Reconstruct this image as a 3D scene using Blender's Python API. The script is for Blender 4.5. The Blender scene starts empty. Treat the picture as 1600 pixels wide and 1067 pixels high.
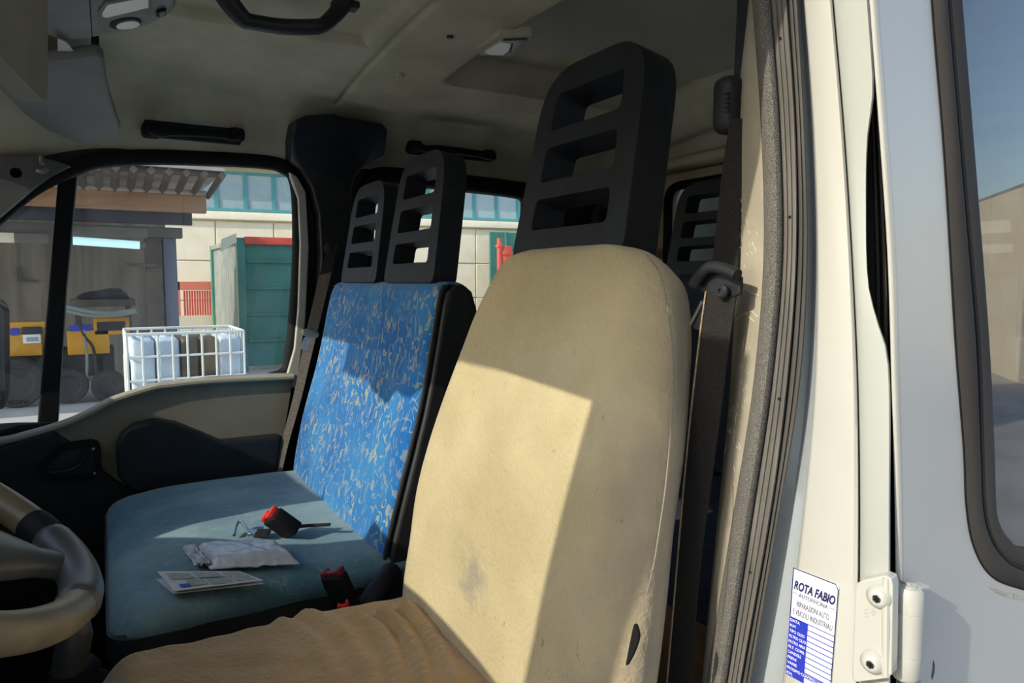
import bpy, bmesh, math, random
from mathutils import Vector, Matrix, noise
random.seed(4)
scene = bpy.context.scene
col = scene.collection
# Axes: X = towards the rear of the van, Y = across the cab to the passenger side, Z = up.
# Everything is modelled with the photographer's eye as origin and lifted by EYE at the end,
# so that the ground lies on z = 0.
EYE = 1.70
YAW, PITCH, FPX = math.radians(30.2), math.radians(4.86), 1100.0
# ------------------------------------------------------------------ camera
cam_d = bpy.data.cameras.new('camera')
cam = bpy.data.objects.new('camera', cam_d)
col.objects.link(cam)
cam_d.sensor_width = 36.0
cam_d.lens = FPX / 1600.0 * 36.0
cam_d.clip_start = 0.02
cam_d.clip_end = 400
F = Vector((math.sin(YAW) * math.cos(PITCH), math.cos(YAW) * math.cos(PITCH), -math.sin(PITCH)))
RT = Vector((math.cos(YAW), -math.sin(YAW), 0))
UP = RT.cross(F)
cam.rotation_euler = Matrix((RT, UP, -F)).transposed().to_euler()
scene.camera = cam
# ------------------------------------------------------------------ light
SUN_TRAVEL = Vector((1.0, 0.18, -0.56)).normalized()      # direction the sunlight travels
SUN_EL = math.asin(-SUN_TRAVEL.z)
world = bpy.data.worlds.new('world')
scene.world = world
world.use_nodes = True
wn = world.node_tree
wn.nodes.clear()
sky = wn.nodes.new('ShaderNodeTexSky')
sky.sky_type = 'NISHITA'
sky.sun_disc = False
sky.sun_elevation = SUN_EL
sky.sun_rotation = math.atan2(-SUN_TRAVEL.x, -SUN_TRAVEL.y)
sky.air_density = 1.0
sky.dust_density = 1.2
sky.ozone_density = 1.6
bg = wn.nodes.new('ShaderNodeBackground')
bg.inputs[1].default_value = 0.33
wo = wn.nodes.new('ShaderNodeOutputWorld')
wn.links.new(sky.outputs[0], bg.inputs[0])
wn.links.new(bg.outputs[0], wo.inputs[0])
sun_d = bpy.data.lights.new('sun', 'SUN')
sun_d.energy = 3.9
sun_d.color = (1.0, 0.93, 0.80)
sun_d.angle = math.radians(0.53)
sun = bpy.data.objects.new('sun', sun_d)
col.objects.link(sun)
sun.rotation_euler = SUN_TRAVEL.to_track_quat('-Z', 'Y').to_euler()
sun.location = (-4, -2, 6)
scene.view_settings.view_transform = 'Standard'
scene.view_settings.look = 'None'
scene.view_settings.gamma = 1
scene.view_settings.use_curve_mapping = False
scene.view_settings.exposure = 0.06

# ------------------------------------------------------------------ measuring helpers
def ray(px, py):
    return F + RT * ((px - 800.0) / FPX) + UP * ((533.5 - py) / FPX)
def PX(px, py, X):
    d = ray(px, py); return d * (X / d.x)
def PY(px, py, Y):
    d = ray(px, py); return d * (Y / d.y)
def PZ(px, py, Z):
    d = ray(px, py); return d * (Z / d.z)
def V(*a): return Vector(a)
def lin(c):
    c /= 255.0
    return c / 12.92 if c <= 0.04045 else ((c + 0.055) / 1.055) ** 2.4
def C(r, g, b): return (lin(r), lin(g), lin(b), 1)
def sstep(a, b, x):
    t = min(1, max(0, (x - a) / (b - a))); return t * t * (3 - 2 * t)
def lerp(a, b, t): return a + (b - a) * t

# ------------------------------------------------------------------ mesh helpers
def mesh_of(vs, fs):
    m = bpy.data.meshes.new('mesh')
    m.from_pydata([tuple(v) for v in vs], [], fs)
    m.validate(); m.update()
    return m
def join(*parts):
    vs, fs = [], []
    for (v, f) in parts:
        o = len(vs); vs += list(v); fs += [tuple(i + o for i in q) for q in f]
    return vs, fs
def from_bm(bm):
    bm.verts.ensure_lookup_table(); bm.verts.index_update()
    r = [v.co.copy() for v in bm.verts], [tuple(v.index for v in f.verts) for f in bm.faces]
    bm.free(); return r
def box(c, s, bev=0.0, seg=3, rot=None):
    bm = bmesh.new()
    bmesh.ops.create_cube(bm, size=1.0)
    for v in bm.verts: v.co = Vector((v.co.x * s[0], v.co.y * s[1], v.co.z * s[2]))
    if bev > 0:
        bmesh.ops.bevel(bm, geom=list(bm.edges), offset=bev, segments=seg, profile=0.5, affect='EDGES')
    M = Matrix.Translation(Vector(c)) @ (rot.to_4x4() if rot is not None else Matrix.Identity(4))
    bm.transform(M)
    return from_bm(bm)
def box2(a, b, bev=0.0, seg=3):
    a, b = Vector(a), Vector(b)
    return box((a + b) / 2, [abs(x) for x in (b - a)], bev, seg)
def loft(rings, closed=True, cap=True, wrap=False):
    n = len(rings[0]); vs = [Vector(p) for r in rings for p in r]; fs = []
    R = len(rings)
    for i in range(R if wrap else R - 1):
        a, b = i * n, ((i + 1) % R) * n
        for k in range(n if closed else n - 1):
            k2 = (k + 1) % n
            fs.append((a + k, a + k2, b + k2, b + k))
    if cap and closed and not wrap:
        fs.append(tuple(reversed(range(n)))); fs.append(tuple((R - 1) * n + k for k in range(n)))
    return vs, fs
def tube(pts, r, n=8, closed=False, flat=1.0, up=None, cap=True):
    pts = [Vector(p) for p in pts]; N = len(pts); rings = []
    rr = r if isinstance(r, (list, tuple)) else [r] * N
    ref = Vector(up) if up is not None else None
    prev = None
    for i, p in enumerate(pts):
        if closed: t = pts[(i + 1) % N] - pts[i - 1]
        else: t = pts[min(i + 1, N - 1)] - pts[max(i - 1, 0)]
        t.normalize()
        if ref is not None: a = ref - t * ref.dot(t)
        elif prev is None:
            a = Vector((0, 0, 1)) if abs(t.z) < 0.8 else Vector((1, 0, 0)); a = a - t * a.dot(t)
        else: a = prev - t * prev.dot(t)
        if a.length < 1e-6: a = t.orthogonal()
        a.normalize(); prev = a; b = t.cross(a)
        rings.append([p + (a * math.cos(q) * flat + b * math.sin(q)) * rr[i] for q in [2 * math.pi * k / n for k in range(n)]])
    return loft(rings, True, cap, closed)
def spline(pts, n=8, closed=False):
    pts = [Vector(p) for p in pts]; N = len(pts); out = []
    for i in range(N if closed else N - 1):
        if closed: p0, p1, p2, p3 = pts[i - 1], pts[i], pts[(i + 1) % N], pts[(i + 2) % N]
        else: p0, p1, p2, p3 = pts[max(i - 1, 0)], pts[i], pts[i + 1], pts[min(i + 2, N - 1)]
        for k in range(n):
            t = k / n
            out.append(0.5 * ((2 * p1) + (p2 - p0) * t + (2 * p0 - 5 * p1 + 4 * p2 - p3) * t * t + (3 * p1 - p0 - 3 * p2 + p3) * t ** 3))
    if not closed: out.append(pts[-1])
    return out
def rounded(pts, r, n=5):
    """closed 2D/3D polygon with its corners rounded by radius r (number or list)"""
    pts = [Vector(p) for p in pts]; N = len(pts); out = []
    for i in range(N):
        ri = r[i] if isinstance(r, (list, tuple)) else r
        p, a, b = pts[i], pts[i - 1], pts[(i + 1) % N]
        if ri <= 0: out.append(p); continue
        da, db = a - p, b - p
        ra = min(ri, da.length * 0.49); rb = min(ri, db.length * 0.49)
        s, e = p + da.normalized() * ra, p + db.normalized() * rb
        for k in range(n + 1):
            t = k / n; out.append(s * (1 - t) ** 2 + p * 2 * t * (1 - t) + e * t * t)
    return out
def plate(outer, holes=(), off=(0, 0, 0)):
    """flat polygon with holes, extruded by off (front face = given points)"""
    bm = bmesh.new(); edges = []
    for loop in [outer] + list(holes):
        vs = [bm.verts.new(p) for p in loop]
        for i in range(len(vs)): edges.append(bm.edges.new((vs[i], vs[(i + 1) % len(vs)])))
    bmesh.ops.triangle_fill(bm, use_beauty=True, use_dissolve=False, edges=edges)
    off = Vector(off)
    if off.length > 0:
        g = bmesh.ops.extrude_face_region(bm, geom=list(bm.faces))
        for v in [x for x in g['geom'] if isinstance(x, bmesh.types.BMVert)]: v.co += off
    bmesh.ops.recalc_face_normals(bm, faces=list(bm.faces))
    return from_bm(bm)
def prism(poly, off):
    return plate(poly, (), off)
def grid(fn, nu, nv):
    vs = [fn(i / nu, j / nv) for i in range(nu + 1) for j in range(nv + 1)]
    fs = [(i * (nv + 1) + j, (i + 1) * (nv + 1) + j, (i + 1) * (nv + 1) + j + 1, i * (nv + 1) + j + 1) for i in range(nu) for j in range(nv)]
    return vs, fs
def lathe(prof, axis_o, axis_d, n=24):
    d = Vector(axis_d).normalized(); a = d.orthogonal().normalized(); b = d.cross(a); o = Vector(axis_o)
    rings = [[o + d * h + (a * math.cos(q) + b * math.sin(q)) * max(r, 1e-5) for q in [2 * math.pi * k / n for k in range(n)]] for (r, h) in prof]
    return loft(rings, True, True)
def ribbon(pts, widths, thick):
    """strap: centre line pts, widths = vector across at every point, thick = offset vector"""
    th = Vector(thick); rings = []
    for p, w in zip(pts, widths):
        p, w = Vector(p), Vector(w)
        rings.append([p - w / 2, p + w / 2, p + w / 2 + th, p - w / 2 + th])
    return loft(rings, True, True)

ORG = {}
def empty(name, loc, label=None, cat=None, group=None, kind=None):
    o = bpy.data.objects.new(name, None); col.objects.link(o)
    o.location = loc; o.empty_display_size = 0.05; ORG[o] = Vector(loc)
    return tag(o, label, cat, group, kind)
def tag(o, label=None, cat=None, group=None, kind=None):
    if label: o['label'] = label
    if cat: o['category'] = cat
    if group: o['group'] = group
    if kind: o['kind'] = kind
    return o
def obj(name, vf, mat, parent=None, smooth=40, label=None, cat=None, group=None, kind=None, bevel=0, sub=0, solid=0):
    vs, fs = vf
    vs = [Vector(v) for v in vs]
    if parent is not None: org = ORG[parent]
    else:
        lo = [min(v[k] for v in vs) for k in range(3)]; hi = [max(v[k] for v in vs) for k in range(3)]
        org = Vector(((lo[0] + hi[0]) / 2, (lo[1] + hi[1]) / 2, lo[2]))
    m = mesh_of([v - org for v in vs], fs)
    bm = bmesh.new(); bm.from_mesh(m)
    bmesh.ops.recalc_face_normals(bm, faces=list(bm.faces)); bm.to_mesh(m); bm.free()
    if smooth:
        m.polygons.foreach_set('use_smooth', [True] * len(m.polygons))
        if not sub: m.set_sharp_from_angle(angle=math.radians(smooth))
    m.materials.append(mat)
    o = bpy.data.objects.new(name, m); col.objects.link(o)
    m.name = name
    if parent is not None: o.parent = parent; 
    else: o.location = org
    ORG[o] = org
    if solid:
        q = o.modifiers.new('solid', 'SOLIDIFY'); q.thickness = solid; q.offset = 0
    if bevel:
        q = o.modifiers.new('bevel', 'BEVEL'); q.width = bevel; q.segments = 4; q.limit_method = 'ANGLE'; q.angle_limit = math.radians(40)
    if sub:
        q = o.modifiers.new('sub', 'SUBSURF'); q.levels = sub; q.render_levels = sub
    return tag(o, label, cat, group, kind)
def copy_tree(o, parent=None):
    c = o.copy(); col.objects.link(c); c.parent = parent; ORG[c] = ORG[o]
    for ch in [x for x in bpy.data.objects if x.parent is o]: copy_tree(ch, c)
    return c

# ------------------------------------------------------------------ materials
def mat(name, c1, rough=0.6, c2=None, scale=8, lo=0.4, hi=0.62, bump=0, bscale=200, metal=0, spec=0.5, coat=0, detail=6, stretch=None, sheen=0):
    m = bpy.data.materials.new(name); m.use_nodes = True
    nt = m.node_tree; N, L = nt.nodes, nt.links
    b = N['Principled BSDF']
    b.inputs['Base Color'].default_value = c1; b.inputs['Roughness'].default_value = rough
    b.inputs['Metallic'].default_value = metal; b.inputs['Specular IOR Level'].default_value = spec
    if coat: b.inputs['Coat Weight'].default_value = coat; b.inputs['Coat Roughness'].default_value = 0.08
    if sheen: b.inputs['Sheen Weight'].default_value = sheen; b.inputs['Sheen Roughness'].default_value = 0.5
    tc = N.new('ShaderNodeTexCoord'); co = tc.outputs['Object']
    if stretch:
        mp = N.new('ShaderNodeMapping'); mp.inputs['Scale'].default_value = stretch
        L.new(co, mp.inputs[0]); co = mp.outputs[0]
    if c2 is not None:
        n = N.new('ShaderNodeTexNoise'); n.inputs['Scale'].default_value = scale; n.inputs['Detail'].default_value = detail
        L.new(co, n.inputs['Vector'])
        r = N.new('ShaderNodeValToRGB'); r.color_ramp.elements[0].position = lo; r.color_ramp.elements[1].position = hi
        r.color_ramp.elements[0].color = c1; r.color_ramp.elements[1].color = c2
        L.new(n.outputs['Fac'], r.inputs[0]); L.new(r.outputs[0], b.inputs['Base Color'])
    if bump:
        n2 = N.new('ShaderNodeTexNoise'); n2.inputs['Scale'].default_value = bscale; n2.inputs['Detail'].default_value = 4
        L.new(co, n2.inputs['Vector'])
        bp = N.new('ShaderNodeBump'); bp.inputs['Strength'].default_value = bump; bp.inputs['Distance'].default_value = 0.004
        L.new(n2.outputs['Fac'], bp.inputs['Height']); L.new(bp.outputs[0], b.inputs['Normal'])
    return m
def glass(name, tint, dust=0.05, rough=0.0, dustcol=(0.55, 0.52, 0.45, 1), ior=1.5):
    m = bpy.data.materials.new(name); m.use_nodes = True
    nt = m.node_tree; N, L = nt.nodes, nt.links
    N.remove(N['Principled BSDF']); out = N['Material Output']
    tr = N.new('ShaderNodeBsdfTransparent'); tr.inputs[0].default_value = tint
    gl = N.new('ShaderNodeBsdfGlossy'); gl.inputs['Roughness'].default_value = rough; gl.inputs[0].default_value = (1, 1, 1, 1)
    lw = N.new('ShaderNodeLayerWeight'); lw.inputs[0].default_value = 0.5
    pw = N.new('ShaderNodeMath'); pw.operation = 'POWER'; L.new(lw.outputs['Facing'], pw.inputs[0]); pw.inputs[1].default_value = 5.0
    fr = N.new('ShaderNodeMath'); fr.operation = 'MULTIPLY_ADD'; L.new(pw.outputs[0], fr.inputs[0]); f0 = 2 * ((ior - 1) / (ior + 1)) ** 2; fr.inputs[1].default_value = 1 - f0; fr.inputs[2].default_value = f0
    mx = N.new('ShaderNodeMixShader'); L.new(fr.outputs[0], mx.inputs[0]); L.new(tr.outputs[0], mx.inputs[1]); L.new(gl.outputs[0], mx.inputs[2])
    df = N.new('ShaderNodeBsdfDiffuse'); df.inputs[0].default_value = dustcol
    tl = N.new('ShaderNodeBsdfTranslucent'); tl.inputs[0].default_value = dustcol
    md = N.new('ShaderNodeMixShader'); md.inputs[0].default_value = 0.5; L.new(df.outputs[0], md.inputs[1]); L.new(tl.outputs[0], md.inputs[2])
    tc = N.new('ShaderNodeTexCoord')
    n1 = N.new('ShaderNodeTexNoise'); n1.inputs['Scale'].default_value = 9; n1.inputs['Detail'].default_value = 8; n1.inputs['Roughness'].default_value = 0.7
    L.new(tc.outputs['Object'], n1.inputs['Vector'])
    mr = N.new('ShaderNodeMapRange'); mr.inputs[1].default_value = 0.35; mr.inputs[2].default_value = 0.75; mr.inputs[3].default_value = dust * 0.3; mr.inputs[4].default_value = dust * 2.2
    L.new(n1.outputs['Fac'], mr.inputs[0])
    m2 = N.new('ShaderNodeMixShader'); L.new(mr.outputs[0], m2.inputs[0]); L.new(mx.outputs[0], m2.inputs[1]); L.new(md.outputs[0], m2.inputs[2])
    L.new(m2.outputs[0], out.inputs[0])
    return m
def emit(name, c, s):
    m = bpy.data.materials.new(name); m.use_nodes = True
    b = m.node_tree.nodes['Principled BSDF']
    b.inputs['Base Color'].default_value = c; b.inputs['Emission Color'].default_value = c; b.inputs['Emission Strength'].default_value = s
    return m

def bench_fabric(name, base, base2, fleck, amount):
    """blue woven upholstery with tan squiggles and dots"""
    m = bpy.data.materials.new(name); m.use_nodes = True
    nt = m.node_tree; N, L = nt.nodes, nt.links; b = N['Principled BSDF']
    b.inputs['Roughness'].default_value = 0.9; b.inputs['Specular IOR Level'].default_value = 0.15
    b.inputs['Sheen Weight'].default_value = 0.25
    tc = N.new('ShaderNodeTexCoord')
    def nz(scale, det=2, src=None, st=None):
        n = N.new('ShaderNodeTexNoise'); n.inputs['Scale'].default_value = scale; n.inputs['Detail'].default_value = det
        s = src or tc.outputs['Object']
        if st:
            mp = N.new('ShaderNodeMapping'); mp.inputs['Scale'].default_value = st; L.new(s, mp.inputs[0]); s = mp.outputs[0]
        L.new(s, n.inputs['Vector']); return n.outputs['Fac']
    def math_(op, a, c=None, d=None):
        q = N.new('ShaderNodeMath'); q.operation = op
        for i, x in enumerate((a, c, d)):
            if x is None: continue
            if isinstance(x, (int, float)): q.inputs[i].default_value = x
            else: L.new(x, q.inputs[i])
        return q.outputs[0]
    # squiggles: thin contour lines of a stretched noise, broken up by a coarser one
    def lines(scale, st, w, mscale, mthr):
        f = nz(scale, 1, None, st)
        d = math_('ABSOLUTE', math_('SUBTRACT', f, 0.5))
        ln = math_('LESS_THAN', d, w)
        mk = math_('GREATER_THAN', nz(mscale, 0), mthr)
        return math_('MULTIPLY', ln, mk)
    a1 = lines(38, (1, 1, 0.5), 0.021, 46, 0.45)
    a2 = lines(30, (1, 1.0, 0.75), 0.017, 36, 0.48)
    vo = N.new('ShaderNodeTexVoronoi'); vo.inputs['Scale'].default_value = 36
    mp = N.new('ShaderNodeMapping'); mp.inputs['Scale'].default_value = (0.6, 1, 0.62); L.new(tc.outputs['Object'], mp.inputs[0]); L.new(mp.outputs[0], vo.inputs['Vector'])
    dots = math_('LESS_THAN', vo.outputs['Distance'], 0.27)
    sx = N.new('ShaderNodeSeparateColor'); L.new(vo.outputs['Color'], sx.inputs[0])
    dots = math_('MULTIPLY', dots, math_('GREATER_THAN', sx.outputs[0], 0.55))
    pat = math_('MAXIMUM', math_('MAXIMUM', a1, a2), dots)
    wear = N.new('ShaderNodeMapRange'); L.new(nz(7, 3), wear.inputs[0]); wear.inputs[1].default_value = 0.38; wear.inputs[2].default_value = 0.6
    wear.inputs[3].default_value = amount * 0.35; wear.inputs[4].default_value = amount
    pat = math_('MULTIPLY', pat, wear.outputs[0])
    r = N.new('ShaderNodeValToRGB'); L.new(nz(5, 8), r.inputs[0])
    r.color_ramp.elements[0].position = 0.38; r.color_ramp.elements[0].color = base
    r.color_ramp.elements[1].position = 0.64; r.color_ramp.elements[1].color = base2
    mx = N.new('ShaderNodeMix'); mx.data_type = 'RGBA'
    L.new(pat, mx.inputs[0]); L.new(r.outputs[0], mx.inputs[6]); mx.inputs[7].default_value = fleck
    L.new(mx.outputs[2], b.inputs['Base Color'])
    bp = N.new('ShaderNodeBump'); bp.inputs['Strength'].default_value = 0.35; bp.inputs['Distance'].default_value = 0.002
    L.new(nz(420, 2), bp.inputs['Height']); L.new(bp.outputs[0], b.inputs['Normal'])
    return m

def fleece(name, base, base2, dirt, stain=None, srad=0.05, bump=0.6, flank=None):
    """worn sheepskin-like cover: mottled tan pile with darker soiling and one stain with a shape of its own"""
    m = bpy.data.materials.new(name); m.use_nodes = True
    nt = m.node_tree; N, L = nt.nodes, nt.links; b = N['Principled BSDF']
    b.inputs['Roughness'].default_value = 0.95; b.inputs['Specular IOR Level'].default_value = 0.1
    b.inputs['Sheen Weight'].default_value = 0.3; b.inputs['Sheen Roughness'].default_value = 0.6
    tc = N.new('ShaderNodeTexCoord'); co = tc.outputs['Object']
    def nz(scale, det=4):
        n = N.new('ShaderNodeTexNoise'); n.inputs['Scale'].default_value = scale; n.inputs['Detail'].default_value = det
        L.new(co, n.inputs['Vector']); return n.outputs['Fac']
    r = N.new('ShaderNodeValToRGB'); L.new(nz(6, 8), r.inputs[0])
    r.color_ramp.elements[0].position = 0.35; r.color_ramp.elements[0].color = base
    r.color_ramp.elements[1].position = 0.68; r.color_ramp.elements[1].color = base2
    cur = r.outputs[0]
    # small dark marks
    k = N.new('ShaderNodeMapRange'); L.new(nz(55, 5), k.inputs[0]); k.inputs[1].default_value = 0.71; k.inputs[2].default_value = 0.80; k.inputs[3].default_value = 0; k.inputs[4].default_value = 0.75
    mx = N.new('ShaderNodeMix'); mx.data_type = 'RGBA'; L.new(k.outputs[0], mx.inputs[0]); L.new(cur, mx.inputs[6]); mx.inputs[7].default_value = dirt
    cur = mx.outputs[2]
    if flank is not None:      # the outer flank of the cover is greyer
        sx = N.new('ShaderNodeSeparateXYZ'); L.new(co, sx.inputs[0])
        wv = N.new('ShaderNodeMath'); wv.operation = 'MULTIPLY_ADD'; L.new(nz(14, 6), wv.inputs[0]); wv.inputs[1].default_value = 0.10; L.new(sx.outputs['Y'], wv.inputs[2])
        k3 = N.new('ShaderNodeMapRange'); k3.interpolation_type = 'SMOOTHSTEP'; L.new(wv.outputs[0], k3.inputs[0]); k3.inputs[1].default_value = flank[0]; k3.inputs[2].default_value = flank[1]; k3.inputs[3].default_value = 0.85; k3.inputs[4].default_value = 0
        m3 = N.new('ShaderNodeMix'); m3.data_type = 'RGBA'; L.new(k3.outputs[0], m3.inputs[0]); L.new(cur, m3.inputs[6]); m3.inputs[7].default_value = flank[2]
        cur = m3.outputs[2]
    if stain is not None:
        sub = N.new('ShaderNodeVectorMath'); sub.operation = 'DISTANCE'; L.new(co, sub.inputs[0]); sub.inputs[1].default_value = stain
        ad = N.new('ShaderNodeMath'); ad.operation = 'ADD'; L.new(sub.outputs['Value'], ad.inputs[0])
        nn = N.new('ShaderNodeMath'); nn.operation = 'MULTIPLY_ADD'; L.new(nz(45, 6), nn.inputs[0]); nn.inputs[1].default_value = srad * 2.2; nn.inputs[2].default_value = -srad * 1.1
        L.new(nn.outputs[0], ad.inputs[1])
        k2 = N.new('ShaderNodeMapRange'); L.new(ad.outputs[0], k2.inputs[0]); k2.inputs[1].default_value = srad * 0.25; k2.inputs[2].default_value = srad; k2.inputs[3].default_value = 0.55; k2.inputs[4].default_value = 0
        m2 = N.new('ShaderNodeMix'); m2.data_type = 'RGBA'; L.new(k2.outputs[0], m2.inputs[0]); L.new(cur, m2.inputs[6]); m2.inputs[7].default_value = C(125, 122, 112)
        cur = m2.outputs[2]
    L.new(cur, b.inputs['Base Color'])
    h = N.new('ShaderNodeMath'); h.operation = 'ADD'; L.new(nz(160, 3), h.inputs[0])
    h2 = N.new('ShaderNodeMath'); h2.operation = 'MULTIPLY'; L.new(nz(50, 3), h2.inputs[0]); h2.inputs[1].default_value = 1.0; L.new(h2.outputs[0], h.inputs[1])
    bp = N.new('ShaderNodeBump'); bp.inputs['Strength'].default_value = bump; bp.inputs['Distance'].default_value = 0.004
    L.new(h.outputs[0], bp.inputs['Height']); L.new(bp.outputs[0], b.inputs['Normal'])
    return m

M = {}
M['headliner'] = mat('headliner_cloth', C(192, 184, 158), 0.95, C(216, 208, 182), 7, 0.35, 0.68, 0.25, 500, spec=0.1)
M['black'] = mat('black_plastic', C(30, 32, 35), 0.5, C(38, 40, 43), 20, bump=0.12, bscale=700, spec=0.35)
M['blackdeep'] = mat('black_rubber', C(20, 21, 22), 0.7, spec=0.25)
M['navy'] = mat('dark_moulded_foam', C(34, 36, 42), 0.62, C(40, 43, 50), 30, bump=0.15, bscale=900, spec=0.4)
M['greyplastic'] = mat('grey_plastic', C(112, 113, 108), 0.55, C(124, 124, 118), 10, bump=0.05, bscale=500)
M['visor'] = mat('visor_vinyl', C(112, 112, 106), 0.6, C(124, 123, 117), 6, bump=0.08, bscale=400)
M['doorvinyl'] = mat('door_vinyl', C(122, 117, 102), 0.6, C(140, 134, 116), 9, 0.35, 0.68, bump=0.08, bscale=300)
M['white'] = mat('white_paint', C(194, 193, 183), 0.3, C(185, 183, 170), 5, 0.5, 0.8, coat=0.4)
M['whitedim'] = mat('white_paint_dimmed', C(180, 183, 174), 0.35, C(170, 173, 164), 4, 0.45, 0.75, coat=0.3)  # weaker light on the pillar return is put into this greyer white
M['doorpaint'] = mat('white_door_paint', C(190, 191, 187), 0.35, C(182, 183, 179), 3, 0.45, 0.7, coat=0.25)
M['recesstint'] = mat('recess_shade_tint', C(168, 176, 178), 0.25, coat=0.5)  # recess shade and sky reflection put into the white paint's colour
M['rubber'] = mat('weathered_rubber', C(96, 92, 86), 0.75, C(120, 116, 108), 40, stretch=(1, 1, 0.15), bump=0.1, bscale=300)
M['rubberdark'] = mat('dark_weatherstrip', C(74, 72, 68), 0.7, C(92, 89, 83), 30, stretch=(1, 1, 0.15))
M['winrubber'] = mat('window_rubber', C(62, 60, 58), 0.8, C(72, 69, 66), 14, stretch=(1, 1, 0.1), spec=0.15)
M['pile'] = mat('edge_trim_pile', C(98, 96, 90), 0.7, C(166, 161, 150), 900, 0.42, 0.62, 0.9, 1000, detail=3)
M['beige'] = mat('beige_pillar_trim', C(158, 150, 131), 0.6, C(172, 164, 144), 14, bump=0.1, bscale=350)
M['belt'] = mat('seat_belt_webbing', C(36, 34, 33), 0.8, C(58, 54, 49), 900, 0.5, 0.66, 0.4, 1200, spec=0.2)
M['belt2'] = mat('grey_belt_webbing', C(96, 88, 82), 0.8, C(112, 104, 97), 200, bump=0.3, bscale=600, spec=0.2)
M['metal'] = mat('bright_metal', C(190, 190, 188), 0.3, metal=1.0)
M['red'] = mat('red_plastic', C(226, 52, 44), 0.45)
M['reddark'] = mat('aged_red_plastic', C(118, 40, 52), 0.5)
M['fabric'] = bench_fabric('bench_fabric', C(24, 100, 168), C(52, 128, 184), C(172, 168, 132), 0.75)
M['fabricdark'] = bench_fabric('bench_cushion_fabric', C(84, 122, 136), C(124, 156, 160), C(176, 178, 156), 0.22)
M['benchside'] = mat('bench_side_vinyl', C(34, 36, 38), 0.55, C(44, 46, 46), 12, bump=0.1, bscale=300)
M['paper'] = mat('white_paper', C(214, 214, 210), 0.8, C(204, 204, 200), 30)
M['print'] = mat('grey_print', C(150, 158, 150), 0.8, C(172, 178, 170), 160, 0.42, 0.56)
M['plasticbag'] = mat('clear_film', C(200, 206, 212), 0.25, C(176, 182, 190), 30, spec=0.6)
M['blueink'] = mat('blue_ink', C(40, 56, 178), 0.5)
M['darkink'] = mat('dark_blue_ink', C(36, 40, 96), 0.5)
M['whiteink'] = mat('white_ink', C(236, 238, 244), 0.5)
M['stickerwhite'] = mat('sticker_white', C(240, 240, 238), 0.4)
M['lens'] = mat('lamp_lens', C(216, 214, 198), 0.25, spec=0.6)
M['wheel'] = mat('wheel_skin_worn', C(122, 108, 82), 0.38, C(102, 90, 70), 26, 0.4, 0.7, bump=0.12, bscale=500)
M['wheeldark'] = mat('wheel_skin_dark', C(70, 70, 68), 0.4, C(84, 82, 77), 16)
M['glass'] = glass('door_glass', (0.94, 0.97, 0.96, 1), 0.07)
M['glassrear'] = glass('rear_door_glass', (0.40, 0.44, 0.44, 1), 0.035, ior=1.62)
M['floor'] = mat('cab_floor_rubber', C(30, 30, 32), 0.8, C(42, 41, 40), 12)
M['rearcloth'] = mat('rear_seat_cloth', C(40, 46, 58), 0.9, C(50, 56, 66), 20)
M['brown'] = mat('brown_board', C(128, 98, 66), 0.8, C(108, 82, 56), 12)

# ================================================================== THE CAB SHELL
YS = [0, 200, 400, 600, 800, 1067]
def tab(t, y):
    if isinstance(t, dict): ks = sorted(t); xs = [t[k] for k in ks]
    else: ks, xs = YS, t
    if y <= ks[0]: i = 0
    elif y >= ks[-1]: i = len(ks) - 2
    else: i = max(k for k in range(len(ks) - 1) if ks[k] <= y)
    # monotone-ish cubic through the neighbours
    def s(j):
        j0, j1 = max(j - 1, 0), min(j + 1, len(ks) - 1)
        return (xs[j1] - xs[j0]) / (ks[j1] - ks[j0])
    h = ks[i + 1] - ks[i]; t_ = (y - ks[i]) / h
    if t_ < 0: return xs[i] + s(i) * (y - ks[i])
    if t_ > 1: return xs[i + 1] + s(i + 1) * (y - ks[i + 1])
    a, b = s(i) * h, s(i + 1) * h
    return (2 * t_**3 - 3 * t_**2 + 1) * xs[i] + (t_**3 - 2 * t_**2 + t_) * a + (-2 * t_**3 + 3 * t_**2) * xs[i + 1] + (t_**3 - t_**2) * b
ROWS = [-150 + 30 * k for k in range(48)]
def upright(bounds, rows=ROWS):
    """long upright moulding: neighbouring edges, each an outline (px) at a depth X"""
    rings = []
    for y in rows:
        rings.append([PX(tab(t, y), y, X) for (t, X) in bounds])
    return loft(rings, closed=False, cap=False)
def mid(a, b, f): 
    if isinstance(a, dict) or isinstance(b, dict):
        return {y: lerp(tab(a, y), tab(b, y), f) for y in range(-150, 1290, 30)}
    return [lerp(p, q, f) for p, q in zip(a, b)]

b0 = [1170, 1150, 1150, 1141, 1122, 1096]
b1 = [1175, 1189, 1193, 1177, 1146, 1103]
b2 = [1205, 1220, 1224, 1207, 1178, 1137]
b3 = [1230, 1243, 1245, 1231, 1205, 1158]
b4 = [1246, 1257, 1262, 1250, 1218, 1173]
b5 = [1256, 1271, 1277, 1273, 1255, 1222]
b6 = [1301, 1318, 1331, 1340, 1343, 1341]
b7 = {-150: 1347, 0: 1357, 80: 1363, 140: 1366, 175: 1362, 220: 1356, 320: 1354, 440: 1357, 500: 1371, 545: 1386, 600: 1391, 800: 1391, 1067: 1391, 1260: 1391}

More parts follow.
